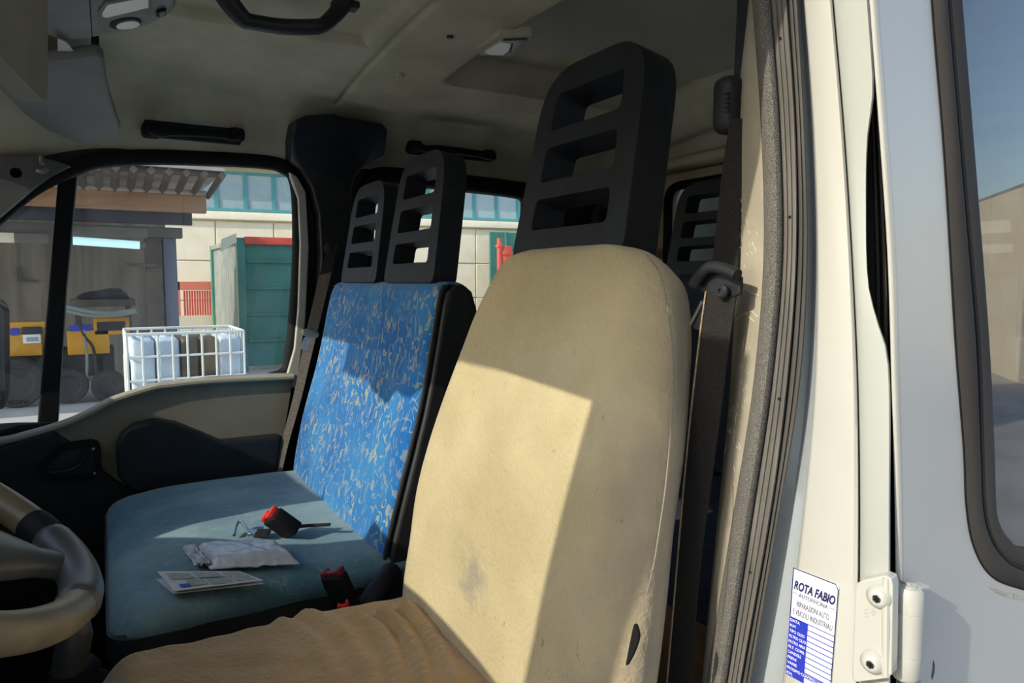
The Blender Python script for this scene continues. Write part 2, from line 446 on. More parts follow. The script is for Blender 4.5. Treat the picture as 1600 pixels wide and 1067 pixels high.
# ---- ceiling (headliner)
def ceil_z(X, Y):
    d = abs(Y - 1.28)
    z = 0.540 - 0.055 * (d / 0.72) ** 2
    z -= 0.125 * sstep(2.00, 2.17, Y) + 0.06 * sstep(0.52, 0.42, Y)
    z -= 0.10 * sstep(0.06, -0.38, X) * sstep(0.40, 0.80, Y)
    # raised centre field of the front half, its step and corner
    z += 0.018 * sstep(1.595, 1.587, Y) * sstep(0.545, 0.53, X) * sstep(0.10, 0.13, X)
    # seam between front and rear headliner
    if Y < 1.98: z += 0.010 * math.exp(-((X - 0.585) / 0.005) ** 2)
    # recess over the rear row
    q = sstep(0.79, 0.835, X) * sstep(1.74, 1.70, Y) * sstep(0.80, 0.85, Y) * sstep(1.62, 1.56, X)
    z += 0.07 * q
    z -= 0.05 * sstep(1.58, 1.66, X) + 0.05 * sstep(1.69, 1.74, X)
    return z
ceiling = empty('ceiling', (0.7, 1.28, 0.5), kind='structure', label='stained beige cloth headliner of the van cab')
obj('headliner', grid(lambda a, b: V(lerp(-0.38, 1.80, a), lerp(0.42, 2.17, b), ceil_z(lerp(-0.38, 1.80, a), lerp(0.42, 2.17, b))), 260, 300), M['headliner'], ceiling, smooth=60)
obj('roof_skin', box2((-0.42, 0.42, 0.60), (1.86, 2.25, 0.625), 0.01), M['white'], ceiling)
obj('windshield_header', box2((-0.42, 0.40, 0.375), (-0.36, 2.20, 0.61), 0.01), M['greyplastic'], ceiling)
for (px, py, s) in ((625, 118, 0.011), (703, 57, 0.008)):
    p = PZ(px, py, 0.50)
    p = PZ(px, py, ceil_z(p.x, p.y)); p = PZ(px, py, ceil_z(p.x, p.y)) 
    obj('trim_clip', lathe([(0.0, -0.004), (s * 0.8, -0.004), (s, -0.001), (s, 0.004)], p, (0, 0, 1), 16), M['headliner'] if s > 0.01 else M['black'], ceiling)

# ---- floor and ground
obj('floor', box2((-1.0, 0.37, -1.10), (1.85, 2.2, -1.05)), M['floor'], kind='structure', label='dark rubber cab floor')

# ---- passenger side body (wall_right)
wall_right = empty('wall_right', (0.6, 2.15, -1.1), kind='structure', label='passenger side of the cab with dark pillar trim')
YW = 2.14
door_loop = [(118, 262), (160, 250), (250, 246), (400, 252), (443, 262), (463, 288), (467, 380), (462, 480), (455, 545), (438, 588), (330, 602), (265, 610), (200, 634), (150, 655), (95, 670), (0, 674), (-120, 690), (-190, 640), (-150, 470), (0, 334), (60, 288)]
door_pts = spline([PY(x, y, YW) for x, y in door_loop], 4, True)
rw_loop = [(572, 330), (578, 290), (600, 275), (700, 284), (800, 296), (822, 306), (826, 330), (820, 420), (800, 575), (690, 580), (560, 575), (568, 420)]
rw_pts = spline([PY(x, y, YW) for x, y in rw_loop], 4, True)
obj('body_side', plate([(-1.0, YW, -1.1), (1.85, YW, -1.1), (1.85, YW, 0.42), (-0.36, YW, 0.42), (-1.0, YW, -0.2)], [door_pts, rw_pts], (0, 0.03, 0)), M['black'], wall_right)
obj('outer_skin', plate([(-1.0, 2.27, -1.1), (1.85, 2.27, -1.1), (1.85, 2.22, 0.60), (-0.36, 2.22, 0.60), (-1.0, 2.25, -0.1)],
    [[p * ((2.255) / YW) for p in door_pts], [p * (2.255 / YW) for p in rw_pts]], (0, 0.01, 0)), M['white'], wall_right)
pl = [(462, 187), (478, 180), (500, 178), (524, 177), (530, 181), (598, 193), (606, 203), (602, 240), (592, 250), (570, 259), (554, 277), (549, 302), (548, 420), (545, 500), (492, 505), (497, 480), (502, 400), (499, 335), (488, 292), (472, 264), (455, 248), (456, 215)]
obj('pillar_trim', prism([PY(x, y, 1.955 + 0.115 * min(1, max(0, (y - 178) / 75))) for x, y in pl], (0, 0.09, 0.004)), M['black'], wall_right, bevel=0.012)
obj('upper_rail', loft([[V(x, 2.155, 0.352), V(x, 2.135, 0.356), V(x, 2.12, 0.385), V(x, 2.13, 0.41), V(x, 2.16, 0.42)] for x in (-0.34, 0.3, 0.9, 1.8)], closed=True), M['doorvinyl'], wall_right)

# ---- passenger door: door_1
door = empty('door_1', (0.1, 2.14, -1.05), kind='structure', label='passenger door with quarter pane, dark armrest and inner handle')
frame_c = [p + V(0, -0.004, 0) for p in door_pts]
obj('window_seal', tube(frame_c, 0.021, 10, True), M['blackdeep'], door)
main = [(118, 282), (134, 262), (160, 258), (250, 254), (395, 260), (436, 270), (452, 300), (455, 380), (450, 480), (442, 540), (428, 572), (330, 588), (268, 598), (200, 622), (150, 642), (100, 662), (78, 662), (92, 470)]
bar = [(92, 262), (122, 258), (104, 450), (90, 664), (58, 664), (76, 450)]
obj('divider_bar', prism([PY(x, y, 2.15) for x, y in bar], (0, 0.06, 0)), M['blackdeep'], door, bevel=0.006)
obj('window_glass', plate(spline([PY(x, y, 2.19) for x, y in ((104, 262), (150, 246), (250, 242), (400, 248), (450, 262), (470, 300), (470, 390), (462, 500), (445, 590), (330, 610), (200, 640), (100, 676), (62, 676), (80, 470))], 4, True)), M['glass'], door)
qg = obj('quarter_glass', plate([PY(x, y, 2.192) for x, y in ((100, 258), (0, 330), (-150, 468), (-190, 640), (-120, 694), (75, 690), (80, 450))]), M['glass'], door)
obj('painted_frame', prism([PY(x, y, 2.105) for x, y in ((452, 268), (464, 275), (478, 300), (483, 390), (478, 500), (470, 565), (464, 606), (440, 606), (450, 580), (460, 545), (466, 480), (469, 380), (466, 310))], (0, 0.05, 0)), M['white'], door, bevel=0.004)
# inner panel
topline = [(-260, 735), (-120, 705), (0, 690), (40, 681), (85, 668), (120, 655), (150, 640), (182, 624), (240, 606), (262, 603), (330, 596), (458, 590)]
tp = spline([PY(x, y, 2.10) for x, y in topline], 4)
panel = [p for p in tp] + [PY(440, 700, 2.10), PY(420, 790, 2.10), PY(400, 1000, 2.10), PY(-260, 1000, 2.10)]
obj('door_panel', prism(panel, (0, 0.04, 0)), M['doorvinyl'], door, bevel=0.006)
obj('top_rail', tube([p + V(0, -0.002, 0.002) for p in tp], 0.013, 10, flat=0.8), mat('sill_vinyl', C(172, 166, 148), 0.5), door)
ap = [PY(x, y, 2.10) for x, y in ((255, 588), (330, 582), (455, 578))]
obj('sill_ledge', prism([PY(x, y, 2.10) for x, y in ((250, 604), (330, 590), (456, 583), (458, 596), (330, 602))], (0, 0.04, 0)), M['doorvinyl'], door, bevel=0.004)
obj('lower_panel', prism([PY(x, y, 2.085) for x, y in ((-260, 742), (0, 700), (84, 673), (95, 682), (112, 692), (150, 688), (160, 735), (180, 750), (206, 766), (425, 756), (410, 1000), (-260, 1000))], (0, 0.03, 0)), M['black'], door, bevel=0.006)
ar = [(180, 700), (190, 680), (210, 665), (240, 658), (275, 662), (310, 676), (345, 692), (440, 682), (432, 765), (300, 772), (205, 768), (184, 745)]
obj('armrest', prism([PY(x, y, 2.045) for x, y in ar], (0, 0.07, 0)), M['black'], door, bevel=0.025)
hb = rounded([PY(x, y, 2.07) for x, y in ((62, 722), (100, 694), (150, 688), (158, 700), (158, 742), (150, 750), (80, 754), (60, 745))], 0.02)
hbz = [PY(x, y, 2.07) for x, y in ((74, 728), (104, 704), (146, 698), (146, 738), (90, 744), (74, 740))]
hd = obj('handle_bezel', plate(hb, [rounded(hbz, 0.012)], (0, 0.03, 0)), M['blackdeep'], door, bevel=0.005)
obj('handle_cup', prism(rounded(hbz, 0.01), (0, 0.012, 0)), M['black'], door)
lv = spline([PY(x, y, 2.062) for x, y in ((78, 738), (100, 736), (122, 728), (132, 712), (136, 700))], 5)
obj('handle_lever', tube(lv, 0.008, 8, flat=0.6), M['black'], hd)
for (px, py) in ((146, 701), (148, 739)):
    obj('screw', lathe([(0.004, 0), (0.003, -0.003), (0, -0.003)], PY(px, py, 2.068), (0, 1, 0), 10), M['metal'], hd)

# ---- rear side window: window_1
w1 = empty('window_1', (0.95, 2.16, -0.2), kind='structure', label='rear passenger side window with thick black rubber surround')
obj('window_frame', tube(rw_pts, 0.030, 10, True), M['blackdeep'], w1)
obj('window_glass', plate([p * (2.19 / YW) for p in rw_pts]), M['glass'], w1)

# ---- windscreen pillar trim, far side: trim_1
t1 = empty('trim_1', (-0.2, 2.1, 0.1), kind='structure', label='grey plastic windscreen pillar trim with a round hole')
tl = [(-190, 250), (0, 243), (55, 245), (82, 250), (110, 259), (80, 274), (50, 296), (0, 338), (-80, 412), (-160, 492), (-260, 500)]
hole = [V(*(PY(25, 270, 2.085) + V(math.cos(q) * 0.0125, 0, math.sin(q) * 0.0125))) for q in [2 * math.pi * k / 16 for k in range(16)]]
obj('pillar_cover', plate([PY(x, y, 2.085) for x, y in tl], [hole], (0, 0.05, 0)), mat('dark_grey_plastic', C(78, 80, 80), 0.4, C(88, 90, 89), 10), t1, smooth=0)
obj('hole_backing', prism([p + (p - PY(25, 270, 2.085)) * 0.6 + V(0, 0.055, 0) for p in hole], (0, 0.003, 0)), M['blackdeep'], t1)
obj('clip', join(tube([PY(65, 246, 2.08), PY(66, 256, 2.06)], 0.006, 8), tube(spline([PY(58, 266, 2.055), PY(66, 268, 2.05), PY(74, 264, 2.055)], 4), 0.005, 8)), M['greyplastic'], t1)
# ---- windscreen
t2 = empty('window_2', (-0.6, 1.28, -0.2), kind='structure', label='raked windscreen between the two front pillars')
obj('windshield', plate([(-0.37, 0.45, 0.385), (-0.37, 2.12, 0.385), (-1.02, 2.16, -0.20), (-1.02, 0.42, -0.20)]), M['glass'], t2)
for (ya, yb, nm) in ((0.349, 0.475, 'pillar_near'), (2.12, 2.24, 'pillar_far')):
    ring = lambda x, z: [V(x, ya, z), V(x, yb, z), V(x - 0.07, yb, z - 0.02), V(x - 0.07, ya, z - 0.02)]
    obj('windscreen_pillar', loft([ring(-0.33, 0.44), ring(-0.55, 0.25), ring(-0.78, 0.03), ring(-1.0, -0.2), ring(-1.0, -1.1)]), M['white'], t2)

# ---- driver door, swung wide open beside the photographer: door_3
d3 = empty('door_3', (-0.74, 0.34, -1.1), kind='structure', label='open driver door swung forward out of the frame')
da_ = math.radians(82); dx_ = V(math.cos(da_), -math.sin(da_), 0); dn_ = V(-math.sin(da_), -math.cos(da_), 0)
def D3(s, z, o=0.0): return V(-0.74, 0.34, 0) + dx_ * s + dn_ * o + V(0, 0, z)
obj('door_shell', prism([D3(0, -1.05), D3(1.0, -1.05), D3(1.02, -0.24), D3(0.45, -0.28), D3(0, -0.36)], dn_ * 0.07), M['white'], d3, bevel=0.01)
obj('inner_panel', prism([D3(0.04, -1.0, -0.03), D3(0.96, -1.0, -0.03), D3(0.97, -0.28, -0.03), D3(0.45, -0.32, -0.03), D3(0.04, -0.40, -0.03)], dn_ * 0.03), M['doorvinyl'], d3, bevel=0.01)
obj('window_frame', tube([D3(0.01, -0.36, 0.03), D3(0.30, 0.08, 0.03), D3(0.50, 0.30, 0.03), D3(0.62, 0.345, 0.03), D3(0.95, 0.345, 0.03), D3(1.0, 0.30, 0.03), D3(1.01, -0.24, 0.03)], 0.025, 8), M['blackdeep'], d3)
obj('window_glass', plate([D3(0.02, -0.36, 0.035), D3(0.30, 0.08, 0.035), D3(0.50, 0.30, 0.035), D3(0.62, 0.345, 0.035), D3(0.95, 0.345, 0.035), D3(1.0, 0.30, 0.035), D3(1.01, -0.24, 0.035), D3(0.45, -0.28, 0.035)]), M['glass'], d3)
# ---- driver side B pillar: wall_left
wl = empty('wall_left', (0.58, 0.42, -1.1), kind='structure', label='driver side door pillar with beige trim, pile edging and grey rubber seals')
obj('inner_trim', upright([(mid(b0, b0, 0), 0.72), (b0, 0.612), (mid(b0, b1, 0.25), 0.596), (b1, 0.588)]), M['beige'], wl, smooth=70)
obj('pile_edging', upright([(b1, 0.590), (mid(b1, b2, 0.12), 0.579), (mid(b1, b2, 0.35), 0.571), (mid(b1, b2, 0.65), 0.569), (mid(b1, b2, 0.9), 0.575), (b2, 0.588)]), M['pile'], wl, smooth=80)
def ribs(a, b, n, x0, amp):
    out = []
    for k in range(n):
        f = k / n
        out += [(mid(a, b, f), x0 + amp), (mid(a, b, f + 0.28 / n), x0), (mid(a, b, f + 0.72 / n), x0), (mid(a, b, f + 0.97 / n), x0 + amp)]
    return out
obj('door_seal', upright(ribs(b2, b3, 3, 0.577, 0.0022)), M['rubber'], wl, smooth=50)
obj('seal_lip', upright([(b3, 0.592)] + ribs(mid(b3, b4, 0.18), b4, 2, 0.576, 0.003) + [(b4, 0.592)]), M['rubberdark'], wl, smooth=50)
obj('jamb_recess', upright([(b4, 0.598), (mid(b4, b5, 0.5), 0.604), (b5, 0.594)]), M['recesstint'], wl, smooth=60)
obj('pillar_face', upright([(b5, 0.597), (b5, 0.583), (mid(b5, b6, 0.06), 0.578), (mid(b5, b6, 0.9), 0.578), (mid(b5, b6, 0.97), 0.581), (b6, 0.592)]), M['white'], wl, smooth=50)
obj('pillar_return', upright([(b6, 0.592), (mid(b6, b7, 0.03), 0.586), (mid(b6, b7, 0.5), 0.584), (mid(b6, b7, 0.95), 0.585), (b7, 0.588), (b7, 0.62)]), M['whitedim'], wl, smooth=50)
dg = {y: x for y, x in ((-150, 1356), (0, 1366), (200, 1381), (400, 1394), (600, 1400), (800, 1405), (1067, 1407), (1260, 1408))}
gl = {y: 1348 for y in range(-150, 1290, 90)}
obj('gap_seal', upright([(gl, 0.640), (mid(gl, dg, 0.4), 0.634)] + ribs(mid(gl, dg, 0.4), mid(gl, dg, 1.05), 3, 0.628, 0.012) + [({y: 1425 for y in range(-150, 1290, 90)}, 0.66)]), M['rubberdark'], wl, smooth=50)
obj('gap_floor', upright([(mid(b6, gl, 0.0), 0.645), ({y: 1440 for y in range(-150, 1290, 90)}, 0.655)]), M['whitedim'], wl)
for (px, py) in ((1219, 60), (1234, 339), (1217, 623), (1172, 894)):
    obj('seal_hole', lathe([(0.0016, 0), (0.0012, -0.0006), (0, -0.0006)], PX(px, py, 0.5765), (1, 0, 0), 8), M['blackdeep'], wl)
obj('cant_rail', box2((-0.4, 0.42, 0.44), (1.84, 0.50, 0.60), 0.02), M['white'], wl)
# scratches on the beige trim
def scr(pts, r=0.00035):
    return tube([PX(x, y, 0.5985 - 0.010 * sstep(tab(b0, y), tab(b1, y), x)) + V(-0.0006, 0, 0) for x, y in pts], r, 5)
ss = []
for (pts) in (((1150, 500), (1158, 493), (1168, 488), (1176, 487), (1185, 495)), ((1164, 487), (1172, 496), (1180, 503)), ((1154, 463), (1162, 453), (1170, 446)), ((1166, 452), (1176, 458), (1186, 462)), ((1176, 378), (1183, 394))):
    ss.append(scr(pts))
for k in range(70):
    y = random.choice((random.uniform(300, 420), random.uniform(520, 760), random.uniform(560, 700)))
    a0, a1_ = tab(b0, y) + 4, tab(b1, y) - 3
    x = random.uniform(a0, lerp(a0, a1_, 0.8)); dx, dy = random.uniform(-5, 5), random.uniform(2, 9)
    ss.append(scr(((x, y), (x + dx * 0.6, y + dy * 0.5), (x + dx, y + dy)), 0.00022))
obj('scratches', join(*ss), mat('scratched_edges', C(224, 216, 194), 0.7), wl, kind='stuff')

# ---- rear left door: door_2
YD = 0.355
d2 = empty('door_2', (0.95, 0.36, -0.8), kind='structure', label='white rear side door with grey rubber window surround')
edge = [PY(tab(dg, y), y, YD) for y in range(-150, 1290, 30)]
fr = lambda y, dx: PY(tab(dg, y) + dx, y, YD)
seal_o = [(1452, -150), (1455, 0), (1475, 250), (1492, 533), (1505, 700), (1509, 790), (1521, 854), (1549, 900), (1600, 921), (1700, 945)]
seal_m = [(1470, -150), (1479, 0), (1501, 260), (1525, 533), (1531, 700), (1535, 790), (1546, 836), (1566, 868), (1600, 889), (1700, 912)]
seal_i = [(1495, -150), (1504, 0), (1525, 260), (1546, 533), (1554, 700), (1557, 790), (1563, 820), (1577, 842), (1600, 856), (1700, 876)]
def sp(t, Y): return spline([PY(x, y, Y) for x, y in t], 6)
so, sm_, si = sp(seal_o, YD), sp(seal_m, YD - 0.003), sp(seal_i, YD - 0.001)
far_top, far_bot = V(1.75, YD, so[0].z), V(1.75, YD, so[-1].z)
hole_o = [p.copy() for p in so] + [V(1.68, YD, so[-1].z), V(1.72, YD, so[-1].z + 0.1), V(1.72, YD, so[0].z)]
outer = [V(p.x, YD, p.z) for p in edge] + [V(1.84, YD, edge[-1].z), V(1.84, YD, edge[0].z + 0.05), V(edge[0].x, YD, edge[0].z + 0.05)]
obj('door_skin', plate(outer, [hole_o], (0, 0.004, 0)), M['doorpaint'], d2)
# folded front edge of the door
obj('door_edge', loft([[p + V(0.004, -0.0003, 0), p + V(0.0, -0.0004, 0), p + V(-0.002, 0.0006, 0), p + V(-0.0024, 0.0022, 0), p + V(-0.001, 0.0036, 0), p + V(0.010, 0.004, 0)] for p in edge], closed=False, cap=False), M['white'], d2, smooth=80)
def seal_band(A, B, lift, n=5):
    rings = []
    for a, b in zip(A, B):
        rings.append([a.lerp(b, k / n) + V(0, -lift * math.sin(math.pi * k / n) ** 0.7, 0) for k in range(n + 1)])
    return loft(rings, closed=False, cap=False)
obj('window_seal', seal_band(so, sm_, 0.005), M['winrubber'], d2, smooth=80)
obj('glass_seal', seal_band([p + V(0.001, 0.001, 0) for p in sm_], si, 0.003), M['winrubber'], d2, smooth=80)
obj('seal_gap', tube([p + V(0, -0.0005, 0) for p in sm_], 0.0017, 8), M['blackdeep'], d2)
obj('seal_outline', tube([p + V(0, -0.0002, 0) for p in so], 0.0010, 6), M['blackdeep'], d2)
obj('seal_groove', seal_band([p + V(0, 0.007, 0) for p in sm_], [p + V(0.003, 0.009, -0.001) for p in sm_], 0.0), M['blackdeep'], d2)
gl_o = [V(p.x - 0.006, YD + 0.006, p.z) for p in sm_] + [V(1.72, YD + 0.006, sm_[-1].z), V(1.74, YD + 0.006, sm_[0].z)]
obj('window_glass', plate(gl_o), M['glassrear'], d2)
lt = PY(1592, 558, YD + 0.02)
lc = obj('window_latch', box(lt, (0.036, 0.016, 0.046), 0.005), M['greyplastic'], d2)
obj('inner_panel', plate([(0.67, 0.44, -1.1), (1.84, 0.44, -1.1), (1.84, 0.44, 0.5), (0.67, 0.44, 0.5)], [[V(0.82, 0.44, -0.22), V(1.7, 0.44, -0.22), V(1.7, 0.44, 0.40), V(0.82, 0.44, 0.40)]], (0, 0.01, 0)), M['black'], d2)
obj('rust_patch', prism([PY(x, y, YD - 0.0006) for x, y in ((1545, 917), (1558, 921), (1572, 926), (1590, 930), (1600, 932), (1612, 938), (1600, 937), (1580, 934), (1560, 928))], (0, 0.0004, 0)), mat('bare_filler', C(206, 200, 184), 0.8, C(176, 170, 154), 150, bump=0.5), d2)
obj('paint_chip', prism([PY(x, y, YD - 0.0005) for x, y in ((1459, 1032), (1461, 1040), (1460, 1052), (1457, 1062), (1456, 1058), (1458, 1045))], (0, 0.0004, 0)), M['rubberdark'], d2)

# ---- rear wall
wr = empty('wall_rear', (1.83, 1.28, -1.1), kind='structure', label='rear wall of the crew cab with a small dark window')
wy0, wy1, wz0, wz1 = 0.62, 1.95, -0.10, 0.34
obj('rear_panel', plate([V(1.80, 0.40, -1.1), V(1.80, 2.2, -1.1), V(1.80, 2.2, 0.58), V(1.80, 0.40, 0.58)], [rounded([V(1.80, wy0, wz0), V(1.80, wy1, wz0), V(1.80, wy1, wz1), V(1.80, wy0, wz1)], 0.06)], (0.03, 0, 0)), M['headliner'], wr)
obj('window_seal', tube(rounded([V(1.79, wy0, wz0), V(1.79, wy1, wz0), V(1.79, wy1, wz1), V(1.79, wy0, wz1)], 0.06), 0.016, 8, True), M['blackdeep'], wr)
obj('window_glass', plate(rounded([V(1.815, wy0, wz0), V(1.815, wy1, wz0), V(1.815, wy1, wz1), V(1.815, wy0, wz1)], 0.06)), M['glass'], wr)
obj('cross_rail', box2((1.70, 0.5, 0.385), (1.80, 2.1, 0.42), 0.012), M['headliner'], wr)
obj('rail_slot', box(PX(1052, 258, 1.785), (0.01, 0.05, 0.02), 0.006), M['blackdeep'], wr)

# ================================================================== SEATS
def headrest_part(parent, base, w0, w1, h, depth, lean, material, slots=((0.14, 0.33), (0.42, 0.60), (0.69, 0.85)), name='headrest'):
    """ladder headrest: frame with three slots; base = bottom centre of the front face"""
    up = V(math.sin(lean), 0, math.cos(lean)); bk = V(math.cos(lean), 0, -math.sin(lean)); ac = V(0, 1, 0)
    def P(a, b): return V(*base) + ac * a + up * b
    def w(b): return lerp(w0, w1, (b / h) ** 1.15)
    out = rounded([P(-w0 / 2, 0), P(w0 / 2, 0), P(w(h * 0.45) / 2, h * 0.45), P(w1 / 2, h), P(-w1 / 2, h), P(-w(h * 0.45) / 2, h * 0.45)], [0.022, 0.022, 0.05, 0.075, 0.075, 0.05], 7)
    holes = []
    for (s0, s1) in slots:
        zb, zt = h * (1 - s1), h * (1 - s0)
        st = 0.042
        holes.append(rounded([P(-w(zb) / 2 + st, zb), P(w(zb) / 2 - st, zb), P(w(zt) / 2 - st, zt), P(-w(zt) / 2 + st, zt)], 0.010, 3))
    o = obj(name, plate(out, holes, bk * depth), material, parent, bevel=0.014)
    for s in (-0.05, 0.05):
        obj('post', tube([P(s, 0.01) + bk * depth * 0.5, P(s, -0.07) + bk * depth * 0.5], 0.006, 8), M['metal'], o)
    return o

# ---- driver seat with fleece cover
ds = empty('driver_seat', (0.30, 0.79, -1.05), 'driver seat in a dirty tan fleece cover with tall black ladder headrest', 'seat')
# z, front X, near Y, far Y, thickness
LV = [(-0.60, 0.405, 0.50, 1.10, 0.13), (-0.50, 0.412, 0.50, 1.105, 0.14), (-0.42, 0.425, 0.503, 1.105, 0.145), (-0.34, 0.438, 0.506, 1.105, 0.145), (-0.26, 0.455, 0.514, 1.09, 0.14),
      (-0.18, 0.474, 0.520, 1.065, 0.135), (-0.10, 0.495, 0.538, 1.035, 0.13), (-0.05, 0.508, 0.550, 1.015, 0.125), (0.0, 0.522, 0.572, 0.985, 0.115), (0.025, 0.530, 0.598, 0.962, 0.10), (0.040, 0.540, 0.630, 0.935, 0.075), (0.047, 0.556, 0.68, 0.90, 0.04)]
def seat_ring(z, xf, y0, y1, th, n=44):
    r = []
    for k in range(n):
        q = 2 * math.pi * k / n
        c_, s_ = math.cos(q), math.sin(q)
        e = 0.42
        a = math.copysign(abs(c_) ** e, c_); b = math.copysign(abs(s_) ** e, s_)     # a: depth, b: width
        f = (a + 1) / 2                                                      # 0 front .. 1 back
        hw = (y1 - y0) / 2 * (1 - 0.37 * f ** 1.3)
        crown = -0.010 * (1 - b * b) * (1 - f)
        bolster = -0.012 * math.exp(-((abs(b) - 0.80) / 0.14) ** 2) * (1 - f)
        r.append(V(xf + th * f + crown + bolster, (y0 + y1) / 2 + b * hw, z - 0.02 * f))
    return r
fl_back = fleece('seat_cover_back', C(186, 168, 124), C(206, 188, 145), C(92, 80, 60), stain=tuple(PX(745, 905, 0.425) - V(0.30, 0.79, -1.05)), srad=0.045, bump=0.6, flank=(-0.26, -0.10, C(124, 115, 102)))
fl_side = fleece('seat_cover_side', C(126, 117, 104), C(148, 138, 120), C(86, 76, 62), bump=1.0)
fl_cush = fleece('seat_cover_cushion', C(160, 128, 84), C(184, 152, 104), C(86, 66, 42), bump=0.7)
rings = [seat_ring(*l) for l in LV]
# refine along z by splines
cols = list(zip(*rings)); fine = [spline(c, 4) for c in cols]; rings = [list(r) for r in zip(*fine)]
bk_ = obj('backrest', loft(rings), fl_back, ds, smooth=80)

seam_px = [(1010, 398), (1032, 430), (1046, 500), (1052, 580), (1050, 640), (1047, 690), (1040, 760), (1033, 810), (1022, 880), (1010, 930)]
def back_x(z):
    for a, b in zip(LV[:-1], LV[1:]):
        if a[0] <= z <= b[0]: return lerp(a[1], b[1], (z - a[0]) / (b[0] - a[0]))
    return LV[0][1] if z < LV[0][0] else LV[-1][1]
def on_back(px, py, push=0.0):
    p = PX(px, py, 0.47)
    for _ in range(6): p = PX(px, py, back_x(p.z) + push)
    return p
hr = headrest_part(ds, (0.556, 0.822, 0.034), 0.272, 0.236, 0.290, 0.055, math.radians(11), M['navy'])
# cushion under its loose cover
CX0, CX1, CY0, CY1 = -0.11, 0.50, 0.46, 1.10
RIDGES = [([PZ(*p, -0.50) for p in pts], w_, h_) for pts, w_, h_ in (
    (((425, 962), (480, 1000), (530, 1060)), 0.012, 0.010), (((470, 958), (530, 990), (575, 1040), (590, 1090)), 0.014, 0.014),
    (((560, 966), (590, 985), (612, 1020), (628, 1090)), 0.013, 0.018), (((600, 962), (630, 985), (655, 1030), (670, 1090)), 0.012, 0.022), (((635, 950), (670, 985), (700, 1040), (715, 1090)), 0.012, 0.016))]
RIDGES = [([V(p.x, p.y, 0) for p in spline(r, 6)], w_, h_) for r, w_, h_ in RIDGES]
def ridge_h(x, y):
    h = 0.0; p = V(x, y, 0)
    for pts, w_, h_ in RIDGES:
        n = len(pts); best = min(range(n), key=lambda k: (pts[k] - p).length_squared)
        d = (pts[best] - p).length; f = best / (n - 1)
        h = max(h, h_ * math.exp(-(d / w_) ** 2) * (1 - 0.5 * f))
    return h
def cush(a, b):
    x, y = lerp(CX0, CX1, a), lerp(CY0, CY1, b)
    z = -0.505 + 0.01 * sstep(0.3, 0.0, x)
    ex = min(sstep(CX0, CX0 + 0.14, x), 1); ey = min(sstep(CY0, CY0 + 0.07, y), sstep(CY1, CY1 - 0.075, y))
    z -= 0.20 * (1 - ex) ** 1.5 + 0.17 * (1 - ey) ** 1.6
    # slack folds running to the rear corner by the buckles
    z += ridge_h(x, y)
    z += 0.008 * noise.noise(V(x * 9, y * 9, 0.3)) + 0.004 * noise.noise(V(x * 25, y * 25, 1.3))
    return V(x, y, z)
obj('cushion_cover', grid(cush, 110, 110), fl_cush, ds, smooth=80, solid=0.006)
obj('cushion_base', box2((0.04, 0.52, -0.68), (0.50, 1.04, -0.57), 0.03), M['black'], ds)
obj('seat_box', box2((0.06, 0.52, -1.05), (0.45, 1.03, -0.66), 0.01), M['black'], ds)
# seam bead and tear
sm2 = spline([on_back(x, y, -0.001) for x, y in seam_px], 4)
obj('cover_seam', tube(sm2, 0.0008, 6), fl_side, ds)
tr = spline([on_back(x, y, -0.004) for x, y in ((991, 975), (997, 990), (995, 1005), (987, 1025), (978, 1040), (981, 1020), (985, 1000))], 3, True)
obj('tear', prism(tr, (0.003, 0, 0)), M['blackdeep'], ds, label='dark slit torn in the cover')

# ---- passenger bench
bs = empty('passenger_bench', (0.3, 1.64, -1.05), 'two-place passenger bench in patterned blue fabric with black sides', 'bench seat')
BY0, BY1 = 1.255, 2.005
prof_f = [(0.452, -0.60), (0.455, -0.56), (0.468, -0.50), (0.490, -0.42), (0.513, -0.34), (0.535, -0.26), (0.553, -0.18), (0.568, -0.10), (0.577, -0.05), (0.584, -0.022)]
prof_b = [(0.600, -0.008), (0.622, -0.006), (0.640, -0.02), (0.652, -0.06), (0.640, -0.20), (0.60, -0.60)]
obj('backrest', prism([V(x, BY0, z) for x, z in prof_f + prof_b], (0, BY1 - BY0, 0)), M['benchside'], bs, bevel=0.012)
pf = spline([V(x, 0, z) for x, z in prof_f[1:]] + [V(0.594, 0, -0.008)], 4)
def bench_front(a, b):
    k = a * (len(pf) - 1); i = min(int(k), len(pf) - 2); p = pf[i].lerp(pf[i + 1], k - i)
    y = lerp(BY0 + 0.012, BY1 - 0.004, b)
    crown = 0.014 * math.sqrt(max(0, 1 - abs(2 * b - 1) ** 5)) + 0.010 * math.sin(math.pi * min(1, a)) * math.exp(-((b - 0.97) / 0.05) ** 2)
    # far edge bulges forward at the lumbar height
    yy = y + 0.030 * math.exp(-((a - 0.28) / 0.2) ** 2) * sstep(0.8, 1, b)
    return V(p.x - 0.004 - crown, yy, p.z)
obj('fabric_front', grid(bench_front, 40, 30), M['fabric'], bs, smooth=80, solid=0.006)
obj('fabric_top', grid(lambda a, b: V(lerp(0.574, 0.634, a), lerp(BY0 + 0.016, BY1 - 0.012, b), 0.001 - 0.012 * (2 * a - 1) ** 2 - 0.004), 6, 8), M['fabric'], bs, smooth=80, solid=0.006)
obj('piping', tube([V(p.x - 0.008, BY0 + 0.012, p.z) for p in pf], 0.005, 8), M['benchside'], bs)
for yc, hh in ((1.455, 0.285), (1.800, 0.262)):
    headrest_part(bs, (0.578, yc, -0.002), 0.29, 0.245, hh, 0.052, math.radians(9), M['navy'])
